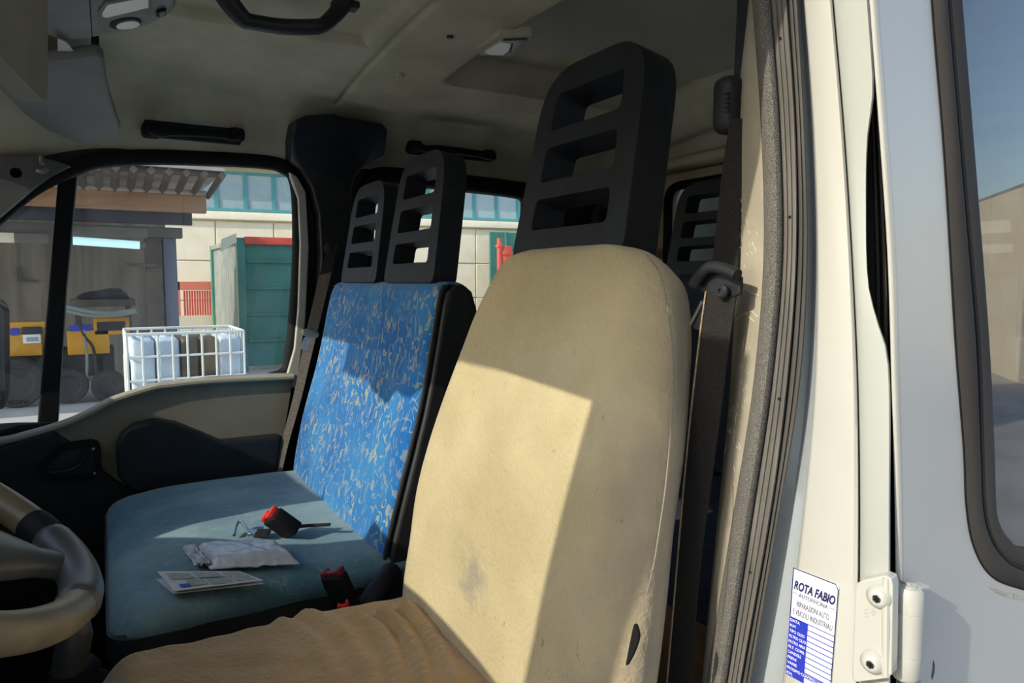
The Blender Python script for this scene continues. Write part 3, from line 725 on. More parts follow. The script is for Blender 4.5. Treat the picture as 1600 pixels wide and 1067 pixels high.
def bcush(a, b):
    q = 0.045
    x, y = lerp(-0.015, 0.50, a), lerp(1.245, 2.02, b)
    d = []
    ex = max(0, 1 - min(x + 0.015, 9) / q) ; ey = max(0, 1 - min(y - 1.245, 2.02 - y) / q)
    z = -0.528 - q * (1 - math.sqrt(max(0, 1 - min(1, ex * ex + ey * ey))))
    z += 0.012 * math.sin(math.pi * b) * math.sin(math.pi * min(1, a * 1.1)) - 0.015 * sstep(0.15, -0.02, x)
    z += 0.003 * noise.noise(V(x * 10, y * 6, 2.0))
    return V(x, y, z)
vs, fs = grid(bcush, 60, 70)
cor = [V(-0.015, 1.245, 0), V(-0.015, 2.02, 0), V(0.5, 2.02, 0), V(0.5, 1.245, 0)]
rim = rounded(cor, [0.06, 0.06, 0, 0], 6)
def clampc(p):      # round the two front corners
    for (cx, cy) in ((0.045, 1.305), (0.045, 1.96)):
        if p.x < cx and ((p.y < cy and cy < 1.5) or (p.y > cy and cy > 1.5)):
            d = V(p.x - cx, p.y - cy, 0)
            m_ = max(abs(d.x), abs(d.y))
            if d.length > 1e-6 and m_ > 0: 
                d2_ = d.normalized() * m_; return V(cx + d2_.x, cy + d2_.y, p.z)
    return p
vs = [clampc(p) for p in vs]
obj('cushion', (vs, fs), M['fabricdark'], bs, smooth=80, solid=0.004)
obj('cushion_side', prism([V(p.x - (0.002 if p.x < 0.4 else 0), p.y + (-0.002 if p.y < 1.6 else 0.002), -0.574) for p in rim], (0, 0, -0.045)), M['benchside'], bs, smooth=60)
obj('bench_base', prism([V(p.x + (0.008 if p.x < 0.4 else 0), p.y + (0.008 if p.y < 1.6 else -0.008), -0.612) for p in rim], (0, 0, -0.14)), M['benchside'], bs, smooth=60)
obj('bench_box', box2((0.03, 1.30, -1.05), (0.48, 1.98, -0.75), 0.01), M['black'], bs)
obj('hinge_cover', tube(spline([PY(612, 895, 1.25), PY(596, 915, 1.22), PY(575, 945, 1.2), PY(560, 975, 1.2)], 4), 0.022, 10), M['black'], bs)

# ---- rear bench
rb = empty('rear_bench', (1.4, 1.3, -1.05), 'dark rear bench behind the driver seat with ladder headrests', 'bench seat')
obj('backrest', box2((1.48, 0.55, -0.55), (1.60, 2.05, 0.02), 0.03), M['rearcloth'], rb)
obj('cushion', box2((0.98, 0.55, -0.68), (1.50, 2.05, -0.54), 0.04), M['rearcloth'], rb)
obj('seat_box', box2((1.02, 0.58, -1.05), (1.46, 2.02, -0.68), 0.01), M['brown'], rb)
for yc in (0.98, 1.52, 2.0 - 0.04):
    headrest_part(rb, (1.52, yc, 0.02), 0.29, 0.25, 0.28, 0.052, math.radians(8), M['navy'])

# ================================================================== SEAT BELTS AND BUCKLES
db = empty('seat_belt', PX(1060, 1067, 0.575), 'black driver seat belt hanging down beside the beige pillar trim', 'seat belt', 'seat belts')
XB = 0.558
def strap(lft, rgt, X, n=6, wave=0):
    A = spline([PX(x, y, X) for x, y in lft], n); B = spline([PX(x, y, X + 0.006) for x, y in rgt], n)
    return ribbon([(a + b) / 2 for a, b in zip(A, B)], [b - a for a, b in zip(A, B)], (0.0014, 0, 0))
obj('upper_strap', strap(((1141, 185), (1128, 270), (1112, 420)), ((1160, 185), (1158, 270), (1152, 430)), 0.59), M['belt'], db)
obj('lower_strap', strap(((1103, 455), (1094, 520), (1080, 640), (1070, 740), (1058, 880), (1042, 1067), (1030, 1200)), ((1150, 462), (1140, 530), (1126, 640), (1110, 760), (1094, 880), (1078, 1067), (1066, 1200)), XB), M['belt'], db)
obj('strap_edge', tube(spline([PX(x, y, XB - 0.001) for x, y in ((1103, 455), (1094, 520), (1080, 640), (1070, 740), (1058, 880), (1042, 1067), (1030, 1200))], 6), 0.0011, 6), mat('frayed_edge', C(140, 118, 92), 0.9, C(168, 146, 118), 300, bump=0.5), db)
lp = spline([PX(x, y, XB - 0.004) for x, y in ((1084, 446), (1092, 432), (1104, 420), (1118, 417), (1136, 422), (1152, 430))], 5)
obj('guide_loop', tube(lp, 0.0065, 10), M['black'], db)
obj('guide_plate', prism([PX(x, y, XB + 0.004) for x, y in ((1086, 446), (1104, 424), (1120, 420), (1156, 432), (1156, 460), (1130, 470), (1102, 462))], (0.006, 0, 0)), M['black'], db, bevel=0.002)
obj('guide_screw', lathe([(0.0075, 0), (0.0075, -0.003), (0.0055, -0.005), (0.003, -0.005), (0.003, -0.003), (0, -0.003)], PX(1130, 455, XB - 0.001), (1, 0, 0), 18), M['black'], db)
tgp = [PX(x, y, XB + 0.003) for x, y in ((1098, 470), (1079, 507), (1083, 513), (1094, 516), (1102, 478))]
tg = obj('latch_tongue', prism(tgp, (0.004, 0, 0)), M['black'], db, bevel=0.0008)
obj('metal_edge', tube([PX(1098, 470, XB + 0.001), PX(1079, 507, XB + 0.001)], 0.0022, 6), M['metal'], tg)
obj('height_adjuster', box(PX(1138, 165, 0.60), (0.03, 0.030, 0.062), 0.012), M['black'], db)
kn = [box(PX(1131, 148 + 7 * k, 0.588), (0.004, 0.016, 0.0022)) for k in range(5)]
obj('adjuster_ribs', join(*kn), M['black'], db)
obj('pillar_cover', upright([(mid([1140] * 6, b0, 0.4), 0.615), (mid([1140] * 6, b0, 1.3), 0.610)], [-150 + 30 * k for k in range(14)]), M['navy'], db)

pb = empty('seat_belt', PY(450, 740, 2.03), 'grey brown passenger seat belt at the far door with a bright metal tongue', 'seat belt', 'seat belts')
def strapY(lft, rgt, Y, n=6):
    A = spline([PY(x, y, Y) for x, y in lft], n); B = spline([PY(x, y, Y - 0.012) for x, y in rgt], n)
    return ribbon([(a + b) / 2 for a, b in zip(A, B)], [b - a for a, b in zip(A, B)], (0.0014, 0.001, 0))
obj('strap', strapY(((499, 430), (478, 520), (470, 560), (458, 620), (440, 690), (425, 755)), ((518, 425), (494, 525), (482, 575), (470, 625), (449, 700), (436, 760)), 2.052), M['belt2'], pb)
obj('upper_strap', strapY(((512, 385), (499, 430)), ((528, 380), (518, 425)), 2.052), M['belt'], pb)
obj('anchor_loop', lathe([(0.020, 0), (0.022, -0.006), (0.014, -0.012), (0, -0.012)], PY(517, 388, 2.055), (0, 1, 0), 16), M['black'], pb)
t_ = obj('tongue_grip', prism(rounded([PY(x, y, 2.0) for x, y in ((473, 516), (486, 513), (499, 520), (497, 528), (484, 527), (474, 524))], 0.006), (0, 0.012, 0)), M['greyplastic'], pb)
obj('tongue_blade', plate(rounded([PY(x, y, 1.998) for x, y in ((476, 527), (485, 529), (480, 548), (470, 545))], 0.004), [[PY(x, y, 1.998) for x, y in ((477, 532), (481, 533), (478, 543), (474, 542))]], (0, 0.004, 0)), M['metal'], t_)

def buckle(name, label, c, up, face, red, size=(0.034, 0.018, 0.052)):
    """buckle body with its release button; up = long axis, face = across"""
    up = V(*up).normalized(); ac = V(*face); ac = (ac - up * ac.dot(up)).normalized(); nn = up.cross(ac)
    R_ = Matrix((ac, nn, up)).transposed()
    e = empty(name, c, label, 'buckle', 'seat belt buckles')
    obj('body', box(V(*c), size, 0.005, 3, R_), M['blackdeep'], e)
    top = V(*c) + up * size[2] / 2
    b_ = obj('button', join(box(top + up * 0.002, (size[0] * 0.9, size[1] * 0.42, 0.010), 0.003, 2, R_), box(top + ac * size[0] * 0.36 + up * 0.006, (size[0] * 0.22, size[1] * 0.8, 0.012), 0.003, 2, R_), box(top - ac * size[0] * 0.36 + up * 0.004, (size[0] * 0.22, size[1] * 0.8, 0.010), 0.003, 2, R_)), red, e)
    return e
c1 = PZ(442, 818, -0.486)
k1 = buckle('seat_belt_buckle', 'black buckle with bright red button lying in sunlight on the blue bench', c1, (-0.60, 0.10, 0.55), (0.45, -0.9, 0.30), M['red'], (0.048, 0.030, 0.058))
obj('stem', tube(spline([c1 + V(0.02, 0.002, -0.012), c1 + V(0.05, 0.0, -0.013), c1 + V(0.09, -0.02, -0.012)], 4), 0.007, 8, flat=0.4), M['belt'], k1)
c2 = V(0.245, 1.195, -0.545)
k2 = buckle('seat_belt_buckle', 'black buckle with faded dark red button standing in the gap between bench and driver seat', PY(533, 925, 1.19), (-0.35, 0.0, 0.93), (0.6, -0.8, 0.2), M['reddark'], (0.046, 0.024, 0.075))
obj('stalk', tube([PY(538, 948, 1.19), PY(545, 1060, 1.18)], 0.012, 8, flat=0.4), M['black'], k2)
k3 = buckle('seat_belt_buckle', 'small red button of a buckle peeping over the tan seat cover', PY(541, 966, 1.125), (-0.2, 0, 1), (0.9, -0.4, 0), M['red'], (0.020, 0.014, 0.04))
obj('stalk', tube([PY(539, 972, 1.125), PY(545, 1080, 1.13)], 0.009, 8, flat=0.5), M['black'], k3)
c4 = PZ(382, 833, -0.508)
k4 = empty('belt_tongue', c4, 'loose metal belt tongue with a short dark strap on the blue bench', 'belt tongue')
def flat_at(pts, z): return [PZ(x, y, z) for x, y in pts]
lo = spline([PZ(x, y, -0.507) + V(0, 0, dz) for x, y, dz in ((366, 836, 0.0), (370, 826, 0.008), (376, 823, 0.012), (383, 828, 0.008), (390, 836, 0.0))], 4)
obj('metal_loop', tube(lo, 0.0035, 8), M['metal'], k4)
obj('tongue_plate', prism(flat_at(((384, 836), (398, 838), (404, 832), (392, 829)), -0.508), (0, 0, 0.005)), M['metal'], k4)
obj('short_strap', prism(flat_at(((398, 838), (418, 839), (424, 830), (404, 831)), -0.508), (0, 0, 0.006)), M['belt'], k4)

# ================================================================== PAPERS ON THE BENCH
zb = -0.514
lf = empty('folded_leaflet', PZ(325, 914, zb), 'folded printed leaflet lying nearest on the blue bench', 'leaflet')
q1 = [PZ(x, y, zb) for x, y in ((243, 906), (374, 897), (412, 912), (271, 928))]
obj('lower_sheet', prism(q1, (0, 0, 0.0015)), M['paper'], lf)
q2 = [PZ(x, y, zb + 0.005) + V(0, 0, dz) for x, y, dz in ((246, 904, 0.012), (374, 894, 0.001), (411, 908, 0.001), (272, 925, 0.001))]
obj('upper_sheet', prism(q2, (0, 0, 0.0012)), M['paper'], lf)
def inset(q, u, v, off): 
    a = q[0].lerp(q[1], u); b = q[3].lerp(q[2], u); return a.lerp(b, v) + V(0, 0, off)
obj('printed_text', join(*[prism([inset(q2, u0, v0, 0.0016), inset(q2, u1, v0, 0.0016), inset(q2, u1, v1, 0.0016), inset(q2, u0, v1, 0.0016)], (0, 0, 0.0002)) for (u0, u1, v0, v1) in ((0.08, 0.36, 0.12, 0.46), (0.40, 0.70, 0.1, 0.46), (0.74, 0.96, 0.1, 0.9), (0.22, 0.42, 0.54, 0.86), (0.46, 0.70, 0.54, 0.92))]), M['print'], lf, smooth=0)
obj('blue_mark', prism([inset(q2, u, v, 0.002) for u, v in ((0.10, 0.74), (0.22, 0.74), (0.22, 0.90), (0.10, 0.90))], (0, 0, 0.0002)), M['blueink'], lf, smooth=0)
pk = empty('wrapped_papers', PZ(385, 878, zb), 'stack of papers wrapped in clear plastic film on the bench', 'paper packet')
g1 = [PZ(x, y, zb) for x, y in ((300, 862), (438, 858), (470, 884), (328, 893))]
def packet(a, b):
    p = g1[0].lerp(g1[1], a); q = g1[3].lerp(g1[2], a); r = p.lerp(q, b)
    e = min(a, 1 - a, b * 0.9, (1 - b) * 0.9)
    return r + V(0, 0, 0.004 + 0.020 * sstep(0, 0.13, e) + 0.003 * noise.noise(V(a * 9, b * 6, 0)) + 0.0015 * noise.noise(V(a * 30, b * 20, 3)))
obj('paper_stack', grid(packet, 50, 30), M['plasticbag'], pk, smooth=80, solid=0.001)
g2 = [PZ(x, y, zb) for x, y in ((282, 857), (302, 860), (330, 892), (304, 886))]
obj('film_end', grid(lambda a, b: g2[0].lerp(g2[1], a).lerp(g2[3].lerp(g2[2], a), b) + V(0, 0, 0.004 + 0.010 * a + 0.008 * noise.noise(V(a * 6, b * 11, 7))), 14, 20), M['plasticbag'], pk, smooth=50, solid=0.0008)

# ================================================================== STEERING WHEEL, LEVER
WC = V(-0.198, 0.80, -0.190); WR = 0.205; th = math.radians(35)
e1, e2 = V(0, 1, 0), V(-math.cos(th), 0, math.sin(th)); e3 = e1.cross(e2).normalized()
if e3.z < 0: e3 = -e3
def wp(deg, r=WR, lift=0): 
    a = math.radians(deg); return WC + e1 * math.cos(a) * r + e2 * math.sin(a) * r + e3 * lift
sw = empty('steering_wheel', WC, 'worn tan and grey steering wheel with thick rim at the left edge', 'steering wheel')
rm = obj('rim', tube([wp(k * 5) for k in range(72)], 0.0175, 16, True), M['wheel'], sw, smooth=80)
obj('dark_grip', tube([wp(a) for a in range(-102, -53, 3)], [0.0178] + [0.0200] * 15 + [0.0180], 16), M['wheeldark'], rm, smooth=80)
obj('grip_band', tube([wp(a) for a in range(-54, -44, 3)], [0.0182, 0.0188, 0.0188, 0.0180], 16), M['blackdeep'], rm, smooth=80)
obj('hub', lathe([(0.0, 0.035), (0.05, 0.032), (0.11, 0.024), (0.135, 0.0), (0.12, -0.04), (0.05, -0.08)], WC - e3 * 0.03, e3, 28), M['wheeldark'], sw, smooth=70)
for a in (-72, 90):
    ax = (wp(a) - WC).normalized(); sd = e3.cross(ax)
    rings = []
    for (d, w_, h_, l_) in ((0.06, 0.13, 0.020, -0.012), (0.11, 0.12, 0.019, -0.010), (0.14, 0.085, 0.016, -0.008), (0.17, 0.045, 0.013, -0.006), (0.205, 0.050, 0.013, 0.0)):
        c_ = WC + ax * d + e3 * l_
        rings.append([c_ + sd * (w_ / 2) * math.cos(q) + e3 * h_ * math.sin(q) for q in [2 * math.pi * k / 14 for k in range(14)]])
    obj('spoke', loft(rings), M['wheeldark'], sw, smooth=70)
obj('column', tube([WC - e3 * 0.06, WC - e3 * 0.24], 0.045, 16), M['black'], sw)
lb = PY(112, 1010, 0.99)
gv = empty('gear_lever', PY(115, 1100, 1.165), 'dark lever with a rubber boot below the steering wheel', 'lever')
obj('lever', tube([PY(120, 968, 1.14), PY(118, 990, 1.145), PY(112, 1020, 1.155), PY(110, 1058, 1.165)], [0.016, 0.022, 0.023, 0.025], 14), M['wheeldark'], gv, smooth=80)
obj('boot', lathe([(0.0, 0.035), (0.026, 0.033), (0.034, 0.022), (0.030, 0.012), (0.045, 0.0), (0.040, -0.012), (0.055, -0.03), (0.058, -0.06), (0.06, -0.10)], PY(118, 1068, 1.168), (0, 0, 1), 20), M['blackdeep'], gv, smooth=80)
obj('boot_base', box2((-0.14, 1.11, -1.05), (0.03, 1.225, PY(118, 1068, 1.168).z - 0.09), 0.02), M['black'], gv)

# ---- dashboard in front of the seats (raised lip and notch added to shade and light the bench)
da = empty('dashboard', (-0.6, 1.28, -1.05), 'black dashboard under the windscreen with a lip shaped to shade the bench', 'dashboard')
XD = -0.40
def back_to_dash(px, py, z):
    p = PZ(px, py, z); k = (p.x - XD) / SUN_TRAVEL.x
    return p - SUN_TRAVEL * k
pr = [(0.50, -0.10), (0.62, -0.06), (0.98, -0.06), (1.08, -0.02), (1.18, 0.0)]
n1 = [back_to_dash(x, y, -0.52) for x, y in ((575, 838), (500, 848), (440, 851), (330, 842), (232, 838))]
n2 = [back_to_dash(x, y, -0.52) for x, y in ((350, 830), (452, 810), (512, 787))]
prof = pr + [(p.y, p.z) for p in n1] + [(p.y + 0.004, p.z) for p in n2]
n3 = [back_to_dash(x, y, -0.52) for x, y in ((505, 782), (480, 764), (458, 750))]
last = prof[-1]
prof += [(last[0] + 0.012, last[1] + 0.035)] + [(max(last[0] + 0.03 + 0.03 * k, p.y), p.z + 0.0) for k, p in enumerate(n3)] + [(2.08, n3[-1].z - 0.01)]
ys_ = [p[0] for p in prof]
for i in range(1, len(prof)):
    if prof[i][0] <= prof[i - 1][0]: prof[i] = (prof[i - 1][0] + 0.003, prof[i][1])
top = [V(XD, y, z) for y, z in prof]
poly = [V(XD, 0.50, -1.05)] + top + [V(XD, 2.08, -1.05)]
obj('shading_fascia', prism(poly, (-0.03, 0, 0)), M['black'], da)
obj('dash_body', prism([V(-0.43, 0.5, -1.05), V(-0.43, 0.5, -0.28), V(-0.55, 0.5, -0.22), V(-1.0, 0.5, -0.22), V(-1.0, 0.5, -1.05)], (0, 1.58, 0)), M['greyplastic'], da)

# ================================================================== OVERHEAD FITTINGS
# driver visor, folded down
dv = empty('sun_visor', (-0.06, 0.72, 0.2), 'grey driver sun visor folded down in the top left corner', 'sun visor', 'sun visors')
vt = PY(76, 168, 0.95)
vin = [PY(92, -90, 0.97), PY(84, 100, 0.955), vt]
c0 = vt
dvis = V(-0.085, -0.50, 0.0)
sv = [c0 + V(0.012, 0, 0.30), c0 + V(0, 0, 0), c0 + dvis + V(0, 0, 0.02), c0 + dvis + V(0.012, 0, 0.30)]
obj('visor_board', prism(rounded(sv, 0.03), (-0.022, 0.004, -0.002)), M['visor'], dv, bevel=0.007)
obj('edge_seam', tube([c0 + V(-0.011, 0.001, 0.02), c0 + V(-0.006, 0.001, 0.29)], 0.004, 8), M['greyplastic'], dv)
obj('hinge_rod', tube([c0 + V(0, 0.0, 0.27), c0 + V(0, 0.05, 0.30)], 0.006, 8), M['greyplastic'], dv)
# passenger visor, folded up
pv = empty('sun_visor', (-0.1, 1.85, 0.42), 'grey passenger sun visor folded up against the headliner', 'sun visor', 'sun visors')
def vz(px, py):
    d = ray(px, py); k = d.y / d.z; A, B = 0.462, 0.26
    z = (A + 1.58 * B) / (1 + B * k)
    return PZ(px, py, min(z, 0.465))
vl = [(60, 96), (120, 88), (152, 84), (162, 92), (166, 125), (172, 152), (180, 178), (188, 202), (181, 215), (150, 226), (112, 222), (75, 206), (38, 180), (0, 142), (-60, 100), (-80, 60)]
obj('visor_board', prism([vz(*p) for p in vl], (0, 0, 0.022)), M['visor'], pv, bevel=0.007)
obj('pivot', tube([vz(150, 92) + V(0, 0, 0.01), vz(150, 92) + V(0.0, -0.02, 0.05)], 0.007, 8), M['blackdeep'], pv)
# overhead lamp console
oc = empty('overhead_console', (0.0, 1.35, 0.47), 'grey overhead lamp console above the windscreen', 'overhead console')
def oz(px, py): return PZ(px, py, 0.462)
cl_ = [(90, 62), (120, 64), (145, 60), (190, 52), (232, 41), (262, 27), (274, 14), (280, -20), (230, -60), (60, -60), (60, 50)]
obj('console_body', prism([oz(*p) for p in cl_], (0, 0, 0.045)), M['greyplastic'], oc, bevel=0.008)
def flatz(pts, z, h): return prism([PZ(x, y, z) for x, y in pts], (0, 0, h))
obj('console_seam', flatz(((138, -20), (140, -20), (145, 58), (143, 58)), 0.4615, 0.002), M['blackdeep'], oc)
lm = obj('lamp_surround', flatz([(154, 18), (164, 4), (236, -10), (238, -8), (236, 28), (200, 48), (160, 52), (155, 48)], 0.459, 0.004), M['visor'], oc)
obj('lamp_lens', flatz([(160, 20), (168, 8), (232, -4), (232, 12), (200, 20), (166, 28), (160, 26)], 0.457, 0.004), M['lens'], lm)
ov = [PZ(196 + 25 * math.cos(a) - 0, 37.5 - 10 * math.cos(a) * 0.28 + 8 * math.sin(a), 0.457) for a in [2 * math.pi * k / 24 for k in range(24)]]
obj('reading_ring', prism(ov, (0, 0, 0.004)), M['blackdeep'], lm)
cen = sum(ov, V(0, 0, 0)) / len(ov)
obj('reading_lens', prism([cen + (p - cen) * 0.74 + V(0.004, 0, -0.002) for p in ov], (0, 0, 0.004)), M['lens'], lm)
obj('switch', flatz([(245, 20), (252, 17), (260, 17), (258, 24), (248, 27), (244, 26)], 0.457, 0.006), M['blackdeep'], oc)
obj('switch_cap', flatz([(249, 21), (258, 19), (256, 24), (250, 26)], 0.455, 0.004), M['visor'], oc)
# small white card in place of windscreen light beside the visor
obj('light_sliver', prism([PZ(x, y, 0.45) for x, y in ((90, 60), (104, 66), (115, 80), (90, 80))], (0, 0, 0.001)), M['paper'], label='white card tucked behind the driver visor', cat='sliver')
# roof grab handle
gh = empty('grab_handle', (0.28, 1.33, 0.5), 'large black grab handle hanging from the middle of the headliner', 'grab handle', 'grab handles')
cz = lambda x, y: ceil_z(x, y)
a_, b_ = PZ(338, -14, 0.515), PZ(530, 16, 0.515)
lo1, lo2 = PZ(392, 34, 0.475), PZ(490, 42, 0.475)
path = spline([a_ + V(0, 0, 0.02), a_ + V(0.012, -0.003, -0.006), lo1 + V(-0.015, 0, 0.004), lo1, (lo1 + lo2) / 2 + V(0, 0, -0.004), lo2, lo2 + V(0.02, 0, 0.008), b_ + V(-0.004, 0, -0.004), b_ + V(0.012, 0, 0.02)], 6)
n_ = len(path)
obj('grip', tube(path, [0.021 + 0.008 * (abs(2 * k / (n_ - 1) - 1)) ** 3 for k in range(n_)], 14, flat=0.62, up=(0, 0, 1)), M['black'], gh, smooth=80)
obj('foot', box(b_ + V(0.012, 0, 0.012), (0.05, 0.035, 0.014), 0.005), M['black'], gh)
obj('foot', box(a_ + V(-0.006, 0, 0.012), (0.05, 0.035, 0.014), 0.005), M['black'], gh)
def side_handle(p0, p1, y, label):
    A, B = PY(*p0, y), PY(*p1, y)
    e = empty('grab_handle', (A + B) / 2, label, 'grab handle', 'grab handles')
    d = (B - A); L_ = d.length; d.normalize()
    pts = [A + V(0, 0.07, 0.030), A + V(0, 0.012, 0.010), A + d * 0.02 * 1 + V(0, -0.004, 0), A + d * L_ * 0.2 + V(0, -0.008, 0.003), A + d * L_ * 0.5 + V(0, -0.010, 0.004), A + d * L_ * 0.8 + V(0, -0.008, 0.003), B - d * 0.02 + V(0, -0.004, 0), B + V(0, 0.012, 0.010), B + V(0, 0.07, 0.030)]
    obj('grip', tube(spline(pts, 5), 0.0135, 12, flat=0.85), M['blackdeep'], e, smooth=80)
    for q in (A, B):
        obj('foot', box(q + V(0, 0.045, 0.012), (0.045, 0.05, 0.034), 0.010), M['blackdeep'], e)
    obj('recess', box((A + B) / 2 + V(0, 0.055, 0.018), (L_ + 0.03, 0.012, 0.05), 0.004), M['black'], e)
side_handle((238, 207), (372, 214), 2.03, 'black grab handle over the front passenger door window')
side_handle((655, 232), (772, 246), 2.03, 'black grab handle over the rear side window behind the bench headrests')
# dome light
dl = empty('dome_light', PZ(786, 72, 0.522), 'small rectangular dome light in the middle of the headliner', 'dome light')
q4 = [(743, 78), (780, 54), (832, 56), (834, 62), (800, 88), (750, 87)]
obj('housing', prism([PZ(x, y, 0.528) for x, y in q4], (0, 0, 0.02)), M['headliner'], dl, bevel=0.004)
obj('lens', prism([PZ(x, y, 0.523) for x, y in ((756, 82), (782, 66), (800, 68), (796, 80), (786, 87), (764, 86))], (0, 0, 0.006)), M['lens'], dl, bevel=0.002)
obj('shade_half', prism([PZ(x, y, 0.523) for x, y in ((786, 64), (824, 62), (802, 82), (798, 84), (801, 68))], (0, 0, 0.006)), mat('smoked_lens', C(70, 68, 58), 0.3), dl, bevel=0.002)
# toll transponder and tinted strip behind the windscreen, seen only by their shadow on the bench
def to_front(px, py, xb, xf):
    p = PX(px, py, xb); k = (p.x - xf) / SUN_TRAVEL.x; return p - SUN_TRAVEL * k
tt = empty('toll_transponder', to_front(618, 600, 0.55, -0.36), 'small grey toll box behind the windscreen', 'toll box')
obj('case', prism([to_front(x, y, 0.55, -0.36) for x, y in ((612, 556), (636, 556), (641, 600), (628, 644), (597, 614), (606, 585))], (-0.02, 0, 0.012)), M['greyplastic'], tt, bevel=0.003)
obj('bracket', prism([to_front(x, y, 0.55, -0.375) for x, y in ((614, 520), (634, 520), (634, 575), (614, 575))], (-0.004, 0, 0.002)), M['greyplastic'], tt)
obj('tint_patch', prism([to_front(x, y, 0.55, -0.372) for x, y in ((555, 520), (700, 520), (700, 560), (657, 630), (551, 589))], (-0.001, 0, 0)), glass('tint_film', (0.38, 0.38, 0.40, 1), 0.0), tt)

# ================================================================== HINGE AND SERVICE STICKER
XH = 0.571
pl_ = [(1338, 912), (1348, 906), (1382, 899), (1392, 903), (1395, 915), (1393, 1054), (1386, 1060), (1340, 1066), (1332, 1062), (1331, 1050), (1336, 925)]
hg = obj('hinge', prism([PX(x, y, XH) for x, y in pl_], (0.014, 0.003, 0)), M['white'], d2, bevel=0.0015, label='white painted hinge with two torx bolts')
obj('leaf_rib', tube([PX(1385, 903, XH + 0.001), PX(1384, 980, XH - 0.001), PX(1384, 1056, XH + 0.001)], 0.0034, 8), M['white'], hg)
kc = [PY(1421, y, YD - 0.010) for y in (914, 1056)]
axis = V(0, 0, 1); kt = PY(1421, 916, YD - 0.012); kb = PY(1421, 1055, YD - 0.012); kb = V(kt.x, kt.y, kb.z); Hk = kt.z - kb.z
rk = 0.0118
kn_o = obj('knuckle', lathe([(0.0, 0.0), (rk * 0.8, 0.0), (rk, 0.003), (rk, Hk * 0.26), (rk * 0.95, Hk * 0.265), (rk, Hk * 0.27), (rk, Hk * 0.73), (rk * 0.95, Hk * 0.735), (rk, Hk * 0.74), (rk, Hk - 0.004), (rk * 0.8, Hk), (rk * 0.5, Hk), (rk * 0.5, Hk + 0.001), (0, Hk + 0.001)], kb, axis, 28), M['white'], hg, smooth=50)
r1 = [PX(1386, y, XH + 0.003) for y in (957, 1018)]
zk0, zk1 = kb.z + Hk * 0.27, kb.z + Hk * 0.73
obj('arm', loft([[V(p.x, p.y, z_), V(p.x, p.y, z2_), V(p.x + 0.005, p.y + 0.003, z2_), V(p.x + 0.005, p.y + 0.003, z_)] for p, z_, z2_ in ((r1[0], r1[0].z, r1[1].z), (r1[0].lerp(V(kt.x - 0.008, kt.y + 0.004, 0), 0.4), lerp(r1[0].z, zk1, 0.6), lerp(r1[1].z, zk0, 0.6)), (V(kt.x - rk * 0.9, kt.y, 0), zk1, zk0))]), M['white'], hg, smooth=60)
for (px, py) in ((1374, 932), (1364, 1034)):
    p = PX(px, py, XH - 0.001)
    bo = obj('bolt', lathe([(0.0105, 0.0), (0.0105, -0.0015), (0.0088, -0.003), (0.0078, -0.0055), (0.0045, -0.0072), (0.0036, -0.0072), (0.0036, -0.004), (0, -0.004)], p, (1, 0.25, 0), 24), M['white'], hg, smooth=50)
    star = [V(-0.0075, 0, 0) * 1.0 + V(0, math.cos(a), math.sin(a)) * (0.0034 if k % 2 else 0.0022) for k, a in enumerate([2 * math.pi * k / 12 for k in range(12)])]
    obj('torx_socket', prism([p + q + V(0, -0.0017, 0) for q in star], (0.0006, 0, 0)), M['blackdeep'], hg, smooth=0)
lower = PY(1425, 1062, YD - 0.012)
obj('door_hinge_arm', lathe([(0.0, 0.0), (0.008, -0.001), (0.011, -0.006), (0.011, -0.05)], V(lower.x, lower.y, lower.z), axis, 20), M['white'], hg, smooth=50)
obj('door_lug', prism([PY(x, y, YD - 0.004) for x, y in ((1404, 905), (1408, 915), (1418, 916), (1436, 914), (1436, 909), (1420, 911), (1408, 908))], (0, -0.01, 0)), M['white'], hg, bevel=0.001)
# embossed marks on the leaf
obj('cast_mark', join(prism([PX(x, y, XH - 0.0004) for x, y in ((1364, 950), (1369, 956), (1364, 963), (1359, 957))], (0.0006, 0, 0)), *[prism([PX(x, y, XH - 0.0004) for x, y in ((1350 + 0.8 * k, 952 + 5 * k), (1356 + 0.8 * k, 951 + 5 * k), (1356 + 0.8 * k, 953 + 5 * k), (1350 + 0.8 * k, 954 + 5 * k))], (0.0006, 0, 0)) for k in range(3)]), M['whitedim'], hg)

def text_vf(body, o, ex, ey, size, width=None, italic=0.0, bold=0.0, nrm=V(0, 0, 0), center=False):
    """lettering laid in the plane (ex, ey) from origin o (baseline start); size = cap height in metres"""
    cu = bpy.data.curves.new('t', 'FONT'); cu.body = body; cu.size = 1.0; cu.shear = italic; cu.offset = bold; cu.resolution_u = 3
    ob = bpy.data.objects.new('t', cu); col.objects.link(ob)
    bpy.context.view_layer.update()
    me = bpy.data.meshes.new_from_object(ob.evaluated_get(bpy.context.evaluated_depsgraph_get()))
    vs = [v.co.copy() for v in me.vertices]; fs = [tuple(p.vertices) for p in me.polygons]
    bpy.data.objects.remove(ob); bpy.data.curves.remove(cu); bpy.data.meshes.remove(me)
    x0, x1 = min(v.x for v in vs), max(v.x for v in vs)
    k = size / 0.69
    kx = (width / (x1 - x0)) if width else k
    sh = (x1 - x0) / 2 if center else 0
    return [o + ex * ((v.x - x0 - sh) * kx) + ey * (v.y * k) + nrm for v in vs], fs

